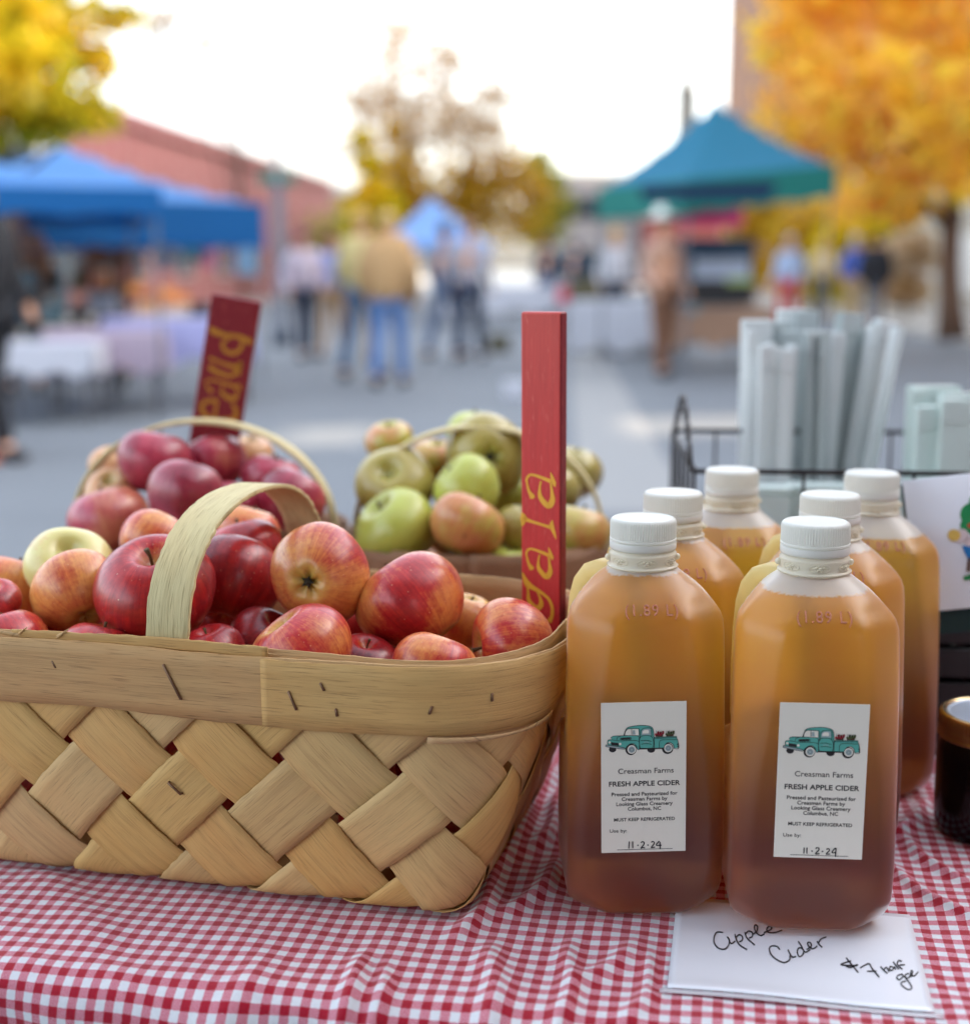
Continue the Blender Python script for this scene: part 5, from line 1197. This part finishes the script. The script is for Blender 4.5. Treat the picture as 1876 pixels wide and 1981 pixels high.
# goods
def boxthing(name, label, cat, px, py, D, hx, hy, hz, mat, grp=None, rz=0, rests=None):
    z = Zp(py, D) if rests is None else rests+hz
    r = thing(name, label, cat, (Xp(px, D, z), D, z-hz), rz, grp); bevel(MB().box((0,0,hz), (hx,hy,hz)).build('side', mat, r), min(hx,hz)*.12); MB().box((0,0,2*hz+.004), (hx*1.04,hy*1.04,.008)).build('lid', mat, r); return r
boxthing('food_cart', 'dark food cart with a white serving hatch beneath the teal canopy', 'cart', 1378, 505, 16.9, .44, .3, .38, plain('cart_black', lin(34,36,40), .5), rests=.72)
fc = [o for o in COL.objects if o.get('label', '').startswith('dark food cart')][0]
MB().box((.05,-.31,.42), (.33,.02,.12)).build('hatch', plain('hatch_white', lin(190,204,224), .5, .03, 3), fc); MB().box((.28,-.325,.28), (.16,.02,.035)).build('lime_strip', plain('lime', lin(170,196,110), .5, .03, 3), fc); MB().box((0,-.31,.66), (.40,.02,.09)).build('sign_board', plain('petrol', lin(24,72,104), .5, .03, 3), fc)
bn = thing('banner', 'magenta banner hanging under the teal canopy', 'banner', (Xp(1372,14.9,1.7), 14.9, Zp(438,14.9)), R(8)); solid(MB().add([(-.36,0,0),(.36,0,0),(.36,0,.27),(-.36,0,.27)], [(0,1,2,3)]).build('cloth', pkc, bn), .004); MB().tube([(-.38,0,.275),(.38,0,.275)], .012, 8).build('pole', lpm, bn)
bn = thing('banner', 'navy banner strip just below the teal canopy valance', 'banner', (Xp(1385,14.2,1.8), 14.2, Zp(388,14.2)), R(8)); solid(MB().add([(-.75,0,0),(.55,0,.03),(.62,0,.17),(-.78,0,.12)], [(0,1,2,3)]).build('cloth', navy, bn), .004); MB().tube([(-.78,0,.125),(.62,0,.175)], .01, 8).build('cord', navy, bn)
tt = plain('light_blue_print', lin(140,184,214), .6, .2, 4); mint = plain('mint_print', lin(130,196,180), .6, .15, 4); pk2 = plain('pink_print', lin(196,104,140), .6, .15, 4); cr = plain('cream_print', lin(214,206,196), .6, .15, 4)
for i, (px, py, w_, h_, D, m_, lab) in enumerate([(475,475,.20,.62,15.5,tt,'tall light blue hanging print at the right end of the blue canopy'),(372,470,.20,.42,16,mint,'mint green hanging print beside the light blue one'),(405,480,.13,.46,16.2,pk2,'pink and lilac hanging print right of the mint one'),(320,490,.26,.36,16,cr,'cream hanging print left of the mint one')]):
    z = Zp(py, D); t_ = thing('hanging_print', lab, 'print', (Xp(px, D, z), D, z-h_/2), R(20), 'prints hanging at the left stall'); bevel(MB().box((0,0,h_/2), (w_/2*1.2,.01,h_/2)).build('panel', m_, t_), .004); MB().tube([(-w_/2,0,h_+.01),(w_/2,0,h_+.01)], .008, 6).build('hanger', lpm, t_)
rk = thing('display_rack', 'dark shelving rack of goods under the blue canopies at the left', 'rack', (Xp(110,12.6,.5), 12.6, 0), R(8))
for k in range(4): MB().box((0,0,.35+k*.30), (.55,.22,.012)).build('shelf', bwl, rk)
for sx in (-1,1):
    for sy in (-1,1): MB().box((sx*.54,sy*.21,.65), (.015,.015,.65)).build('post', bwl, rk)
rd = random.Random(9); gm = [plain('goods_%s' % n, c, .7, .2, 8) for n, c in (('olive', lin(90,84,60)), ('rust', lin(150,96,56)), ('grey', lin(120,124,130)), ('teal', lin(110,150,160)), ('black', lin(36,40,42)))]
for k in range(3):
    for j in range(5):
        t_ = thing('storage_tin', 'small '+['olive','rust brown','grey','teal','black'][(k*6+j) % 5]+' tin on the '+['lowest','middle','upper'][k]+' shelf of the dark rack', 'tin', (Xp(110,12.6,.5)-.42+j*.21, 12.58+.02*j, .362+k*.30), 0, 'tins on the display rack')
        MB().lathe([(.06,0),(.065,.01),(.065,.16),(.06,.17)], 14).build('body', gm[(k*6+j) % 5], t_, True); MB().lathe([(.067,.165),(.067,.185),(.05,.19)], 14).build('lid', gm[(k+j+2) % 5], t_, True)
def pumpkin(px, py, D, r, mat, lab):
    z = Zp(py, D); t_ = thing('pumpkin', lab, 'pumpkin', (Xp(px, D, z), D, z-r*.8), 0, 'pumpkins on the left stall'); V = []; n, m = 30, 14
    for i in range(m+1):
        ph = math.pi*i/m
        for k in range(n):
            th = 2*math.pi*k/n; rr = r*math.sin(ph)*(1+.07*abs(math.cos(4*th))); V.append((rr*math.cos(th), rr*math.sin(th), r*.8+r*.78*math.cos(ph)-.25*r*math.exp(-(rr/(.3*r))**2)*(1 if i < m/2 else -1)))
    mk('flesh', V, [(i*n+k, (i+1)*n+k, (i+1)*n+(k+1) % n, i*n+(k+1) % n) for i in range(m) for k in range(n)], mat, t_, True); MB().tube([(0,0,r*1.3),(.01,0,r*1.5),(.03,0,r*1.75)], [.02,.015,.018], 8).build('stem', M['stem'], t_, True)
pkn = plain('pumpkin_orange', lin(226,140,56), .5, .15, 6); pkp = plain('pumpkin_pale', lin(226,176,120), .5, .15, 6)
for (px, py, r, m_, lab) in [(318,572,.10,pkn,'large orange pumpkin on the lavender table'),(285,595,.08,pkp,'salmon coloured pumpkin left of the largest'),(352,580,.07,pkn,'small orange pumpkin right of the largest'),(262,560,.07,pkn,'rust pumpkin at the left end of the lavender table')]: pumpkin(px, py, 12.2, r, m_, lab)
for i, (px, py, D, w_, m_, lab) in enumerate([(290,655,12.0,.09,whc,'white parcel on the front of the lavender table'),(255,560,13.5,.12,gm[1],'rust brown crate behind the pumpkins'),(385,600,12.3,.07,bwl,'dark box at the right end of the lavender table'),(415,600,12.4,.07,gm[2],'grey box right of the dark one'),(200,590,12.4,.12,gm[2],'grey box above the mauve table'),
        (1130,560,28,.3,gm[0],'crate beside the far stalls'),(995,735,12.5,.10,whc,'white paper bag lying on the road'),(1340,600,15.8,.05,gm[3],'small teal box by the cart table'),(965,648,19.5,.16,gm[0],'brown bag standing on the road behind the couple')]):
    boxthing('crate', lab, 'box', px, py, D, w_, w_*.7, w_*.7, m_, rests=(0.002 if i in (6, 8) else None))
# traffic cone
p = on(-52, 893, 0); cn = thing('traffic_cone', 'orange traffic cone at the left edge beside the person in black', 'cone', p)
MB().box((0,0,.012), (.17,.17,.012)).build('base', plain('cone_orange', lin(226,110,30), .5, .05, 5), cn); MB().lathe([(.12,.024),(.03,.66),(.025,.67),(.0,.67)], 20).build('body', bpy.data.materials['cone_orange'], cn, True)
# ================================================================ people
def skinmesh(pts, edges, rad, name, mat, parent, sub=1, flat=1.0):
    me = bpy.data.meshes.new('s'); me.from_pydata(pts, edges, []); o = bpy.data.objects.new('s', me); COL.objects.link(o)
    md = o.modifiers.new('k', 'SKIN'); sk = me.skin_vertices[0].data
    for i, r_ in enumerate(rad): sk[i].radius = (r_, r_) if not hasattr(r_, '__len__') else r_
    sk[0].use_root = True; md.use_smooth_shade = True
    sb = o.modifiers.new('u', 'SUBSURF'); sb.levels = sub; sb.render_levels = sub
    dg = bpy.context.evaluated_depsgraph_get(); m2 = bpy.data.meshes.new_from_object(o.evaluated_get(dg)); bpy.data.objects.remove(o)
    m2.materials.clear(); m2.materials.append(mat); m2.polygons.foreach_set('use_smooth', [True]*len(m2.polygons)); return link(name, m2, parent)
pm = {}
def pmat(n, c):
    if n not in pm: pm[n] = plain(n, c, .8, .1, 12)
    return pm[n]
def person(label, x, y, rz, h, top, topc, leg, legc, hair, hairc, stride=.25, arm=(.2, .1), hat=None, bulk=1.0, long=0, skin=(212,160,128), bag=None, skirt=False):
    r = thing('person', label, 'person', (x, y, 0), rz, 'people at the market'); k = h/1.72; sk = pmat('skin_%d' % skin[0], lin(*skin))
    S = stride
    J = dict(pel=(0,0,.95), che=(0,.01,1.25), nek=(0,.005,1.47), hd1=(0,-.012,1.56), hd2=(0,-.008,1.66), lh=(-.09,0,.90), rh=(.09,0,.90), lk=(-.10,-S*.45,.50), rk=(.10,S*.25,.50), la=(-.10,-S*.75,.09), ra=(.10,S*.9,.11), lt=(-.11,-S*.75-.13,.035), rt=(.11,S*.9-.12,.04),
             ls=(-.17,0,1.40), rs=(.17,0,1.40), le=(-.24,.04+arm[0]*.2,1.13), re=(.24,.04-arm[1]*.2,1.13), lw=(-.24,-.06-arm[0]*.5,.92), rw=(.24,-.06-arm[1]*.5,.92), lf=(-.24,-.09-arm[0]*.6,.83), rf=(.24,-.09-arm[1]*.6,.83))
    ks = list(J); E = [('pel','che'),('che','nek'),('nek','hd1'),('hd1','hd2'),('pel','lh'),('pel','rh'),('lh','lk'),('rh','rk'),('lk','la'),('rk','ra'),('la','lt'),('ra','rt'),('che','ls'),('che','rs'),('ls','le'),('rs','re'),('le','lw'),('re','rw'),('lw','lf'),('rw','rf')]
    rad = dict(pel=.115,che=.125,nek=.052,hd1=.082,hd2=.078,lh=.085,rh=.085,lk=.055,rk=.055,la=.038,ra=.038,lt=.035,rt=.035,ls=.06,rs=.06,le=.042,re=.042,lw=.028,rw=.028,lf=.032,rf=.032)
    P = lambda n: tuple(c*k for c in J[n])
    skinmesh([P(n) for n in ks], [(ks.index(a), ks.index(b_)) for a, b_ in E], [rad[n]*k for n in ks], 'body', sk, r)
    ft = MB().ball((0,-.088*k,1.60*k), .011*k, 6, 5)   # nose
    ft.build('nose', sk, r, True)
    ey = MB(); 
    for s in (-1, 1): ey.ball((s*.03*k,-.080*k,1.625*k), .008*k, 6, 5)
    ey.build('eyes', pmat('eye_dark', lin(40,34,32)), r); MB().box((0,-.086*k,1.565*k), (.02*k,.003*k,.004*k)).build('mouth', pmat('lip', lin(150,80,76)), r)
    b = bulk; tk = ['pel','che','nek','ls','rs','le','re','lw','rw']
    pp = {n: P(n) for n in tk}; pp['pel'] = (0, 0, (.86-long*.3)*k); pp['wst'] = (0, 0, 1.02*k); pp['nek'] = (0, 0, 1.45*k)
    o2 = ['pel','wst','che','nek','ls','rs','le','re','lw','rw']; e2 = [('pel','wst'),('wst','che'),('che','nek'),('che','ls'),('che','rs'),('ls','le'),('rs','re'),('le','lw'),('re','rw')]
    r2 = dict(pel=(.165*b,.125*b),wst=(.155*b,.125*b),che=(.165*b,.135*b),nek=(.07,.07),ls=.082*b,rs=.082*b,le=.062*b,re=.062*b,lw=.046*b,rw=.046*b)
    skinmesh([pp[n] for n in o2], [(o2.index(a), o2.index(b_)) for a, b_ in e2], [tuple(q*k for q in r2[n]) if hasattr(r2[n], '__len__') else r2[n]*k for n in o2], top, pmat(topc[0], topc[1]), r)
    o3 = ['pel','lh','rh','lk','rk','la','ra']; e3 = [('pel','lh'),('pel','rh'),('lh','lk'),('rh','rk'),('lk','la'),('rk','ra')]; r3 = dict(pel=.13,lh=.10,rh=.10,lk=.072,rk=.072,la=.062,ra=.062)
    skinmesh([P(n) for n in o3], [(o3.index(a), o3.index(b_)) for a, b_ in e3], [r3[n]*k for n in o3], leg, pmat(legc[0], legc[1]), r)
    for n, t_ in (('la','lt'),('ra','rt')):
        a, c = Vector(P(n)), Vector(P(t_)); MB().ball(tuple((a+c)/2-Vector((0,.0,.018*k))), .1*k, 12, 8, sc3=(.48,1.35,.46)).build('shoe', pmat('shoe_dark', lin(50,46,48)), r, True)
    MB().ball((0,.014*k,1.655*k), .098*k, 14, 10, sc3=(.93,1.0,.98)).build(hair, pmat(hairc[0], hairc[1]), r, True)
    if hat: MB().lathe([(.0,1.80*k),(.10*k,1.79*k),(.115*k,1.70*k),(.22*k,1.675*k),(.22*k,1.668*k),(.10*k,1.685*k)], 20).build('hat', pmat(*hat), r, True)
    if bag:
        bg = thing('shopping_bag', bag[0], 'bag', (x+.26*k*math.cos(rz), y+.26*k*math.sin(rz)-.1, .50*k), rz); bevel(MB().box((0,0,.13), (.12,.06,.14)).build('sack', pmat(*bag[1]), bg), .02); MB().tube([(-.06,0,.27),(-.03,0,.36),(.03,0,.36),(.06,0,.27)], .008, 6).build('handle', pmat(*bag[1]), bg)
    return r
jeans = ('blue_denim', lin(96,132,184)); dkj = ('dark_denim', lin(44,66,92)); blk = ('black_cloth', lin(24,26,32)); wht = ('white_shirt', lin(206,204,212))
def X(px, D): return Xp(px, D, .9)
person('person in a wide tan jacket and light jeans walking away in the centre-left', X(752,13.6), 13.6, R(172), 1.66, 'jacket', ('tan_suede', lin(190,152,104)), 'jeans', jeans, 'hair', ('straw_hair', lin(196,166,104)), .22, bulk=1.6, long=.12)
person('person in a pale yellow coat partly behind the tan jacket', X(700,14.6), 14.6, R(160), 1.72, 'coat', ('straw_coat', lin(206,188,128)), 'jeans', ('mid_denim', lin(66,96,128)), 'hair', ('fair_hair', lin(196,160,90)), .30, bulk=1.1, long=.15)
person('person in a white top and dark trousers left of the tan jacket', X(588,18), 18, R(20), 1.62, 'shirt', ('white_pink_shirt', lin(206,190,202)), 'trousers', ('navy_trousers', lin(30,42,66)), 'hair', ('plum_hair', lin(110,50,76)), .2, bulk=1.15)
person('person in a lavender shirt and tan trousers beside the white-topped one', X(643,18.3), 18.3, R(-20), 1.60, 'shirt', ('lavender_shirt', lin(150,160,206)), 'trousers', ('tan_trousers', lin(190,154,110)), 'hair', ('red_brown_hair', lin(130,80,70)), .2)
person('person in a grey-blue jacket of the couple right of the tan jacket', X(862,18), 18, R(150), 1.70, 'jacket', ('grey_blue_jacket', lin(116,128,150)), 'jeans', ('slate_denim', lin(84,104,134)), 'hair', ('dark_hair', lin(60,46,44)), .35)
person('person in a pale grey coat and dark trousers of the strolling couple', X(908,17.6), 17.6, R(165), 1.72, 'coat', ('pale_grey_coat', lin(170,168,180)), 'trousers', ('black_blue_trousers', lin(38,52,76)), 'hair', ('chestnut_hair', lin(150,116,96)), .25, long=.1)
person('person in navy standing right of the centre, seen over the gala stick', X(1057,29), 29, R(170), 1.78, 'jacket', ('navy_jacket', lin(22,38,62)), 'jeans', ('deep_jeans', lin(44,76,116)), 'hair', ('maroon_cap', lin(110,66,70)), .2)
person('person in dark teal carrying a red bag near the centre', X(1112,28), 28, R(150), 1.66, 'jacket', ('teal_jacket', lin(34,62,84)), 'trousers', ('grey_trousers', lin(150,156,166)), 'hair', ('dark_hair', lin(60,46,44)), .2, bag=('red shopping bag held by the person in dark teal', ('red_bag', lin(206,24,70))))
person('cart vendor with a white brimmed hat and peach shirt left of the food cart', X(1283,15.0), 15.0, R(35), 1.72, 'shirt', ('peach_shirt', lin(206,170,150)), 'apron', ('brown_apron', lin(120,84,62)), 'hair', ('dark_hair', lin(60,46,44)), .1, hat=('white_hat', lin(240,238,228)), bulk=.78)
person('person in red trousers and a pale blue top right of the food cart', X(1525,24), 24, R(-30), 1.68, 'shirt', ('pale_blue_shirt', lin(160,178,206)), 'trousers', ('red_trousers', lin(190,66,72)), 'hair', ('grey_hair', lin(170,166,166)), .2)
person('person in a bright blue shirt near the right bushes', X(1652,27), 27, R(10), 1.76, 'shirt', ('bright_blue_shirt', lin(70,96,176)), 'trousers', ('sand_trousers', lin(186,160,120)), 'hair', ('grey_hair', lin(170,166,166)), .15)
person('person in a bulky black coat beside the bright blue shirt', X(1692,25.5), 25.5, R(170), 1.74, 'coat', blk, 'leggings', ('grey_leggings', lin(120,120,130)), 'hair', ('black_hair', lin(30,26,26)), .2, bulk=1.45, long=.5)
person('person in a straw coloured shirt behind the teal canopy', X(1590,30), 30, R(170), 1.74, 'shirt', ('straw_shirt', lin(206,190,140)), 'trousers', ('dark_trousers', lin(50,56,70)), 'hair', ('fair_hair', lin(196,160,90)), .15)
person('person in pale grey behind the white clothed table', X(1190,20.5), 20.5, R(5), 1.70, 'shirt', ('pale_grey_shirt', lin(196,196,200)), 'trousers', ('dark_trousers', lin(50,56,70)), 'hair', ('fair_hair', lin(196,160,90)), .15)
person('person dressed all in black at the left edge, facing the stall', X(-28,8.5), 8.5, R(60), 1.70, 'coat', blk, 'trousers', blk, 'hair', ('dark_hair', lin(60,46,44)), .30, bulk=1.1)
person('stall keeper in peach under the blue canopy at the far left', X(40,12.9), 12.9, R(10), 1.74, 'shirt', ('sand_peach_shirt', lin(214,160,120)), 'trousers', ('dark_trousers', lin(50,56,70)), 'hair', ('brown_hair', lin(120,90,62)), .1, bulk=1.2)
person('stall keeper in brown behind the pumpkins', X(215,14.3), 14.3, R(0), 1.68, 'shirt', ('rust_shirt', lin(150,98,66)), 'trousers', ('dark_trousers', lin(50,56,70)), 'hair', ('dark_hair', lin(60,46,44)), .1)
for g in ('pine',): pass
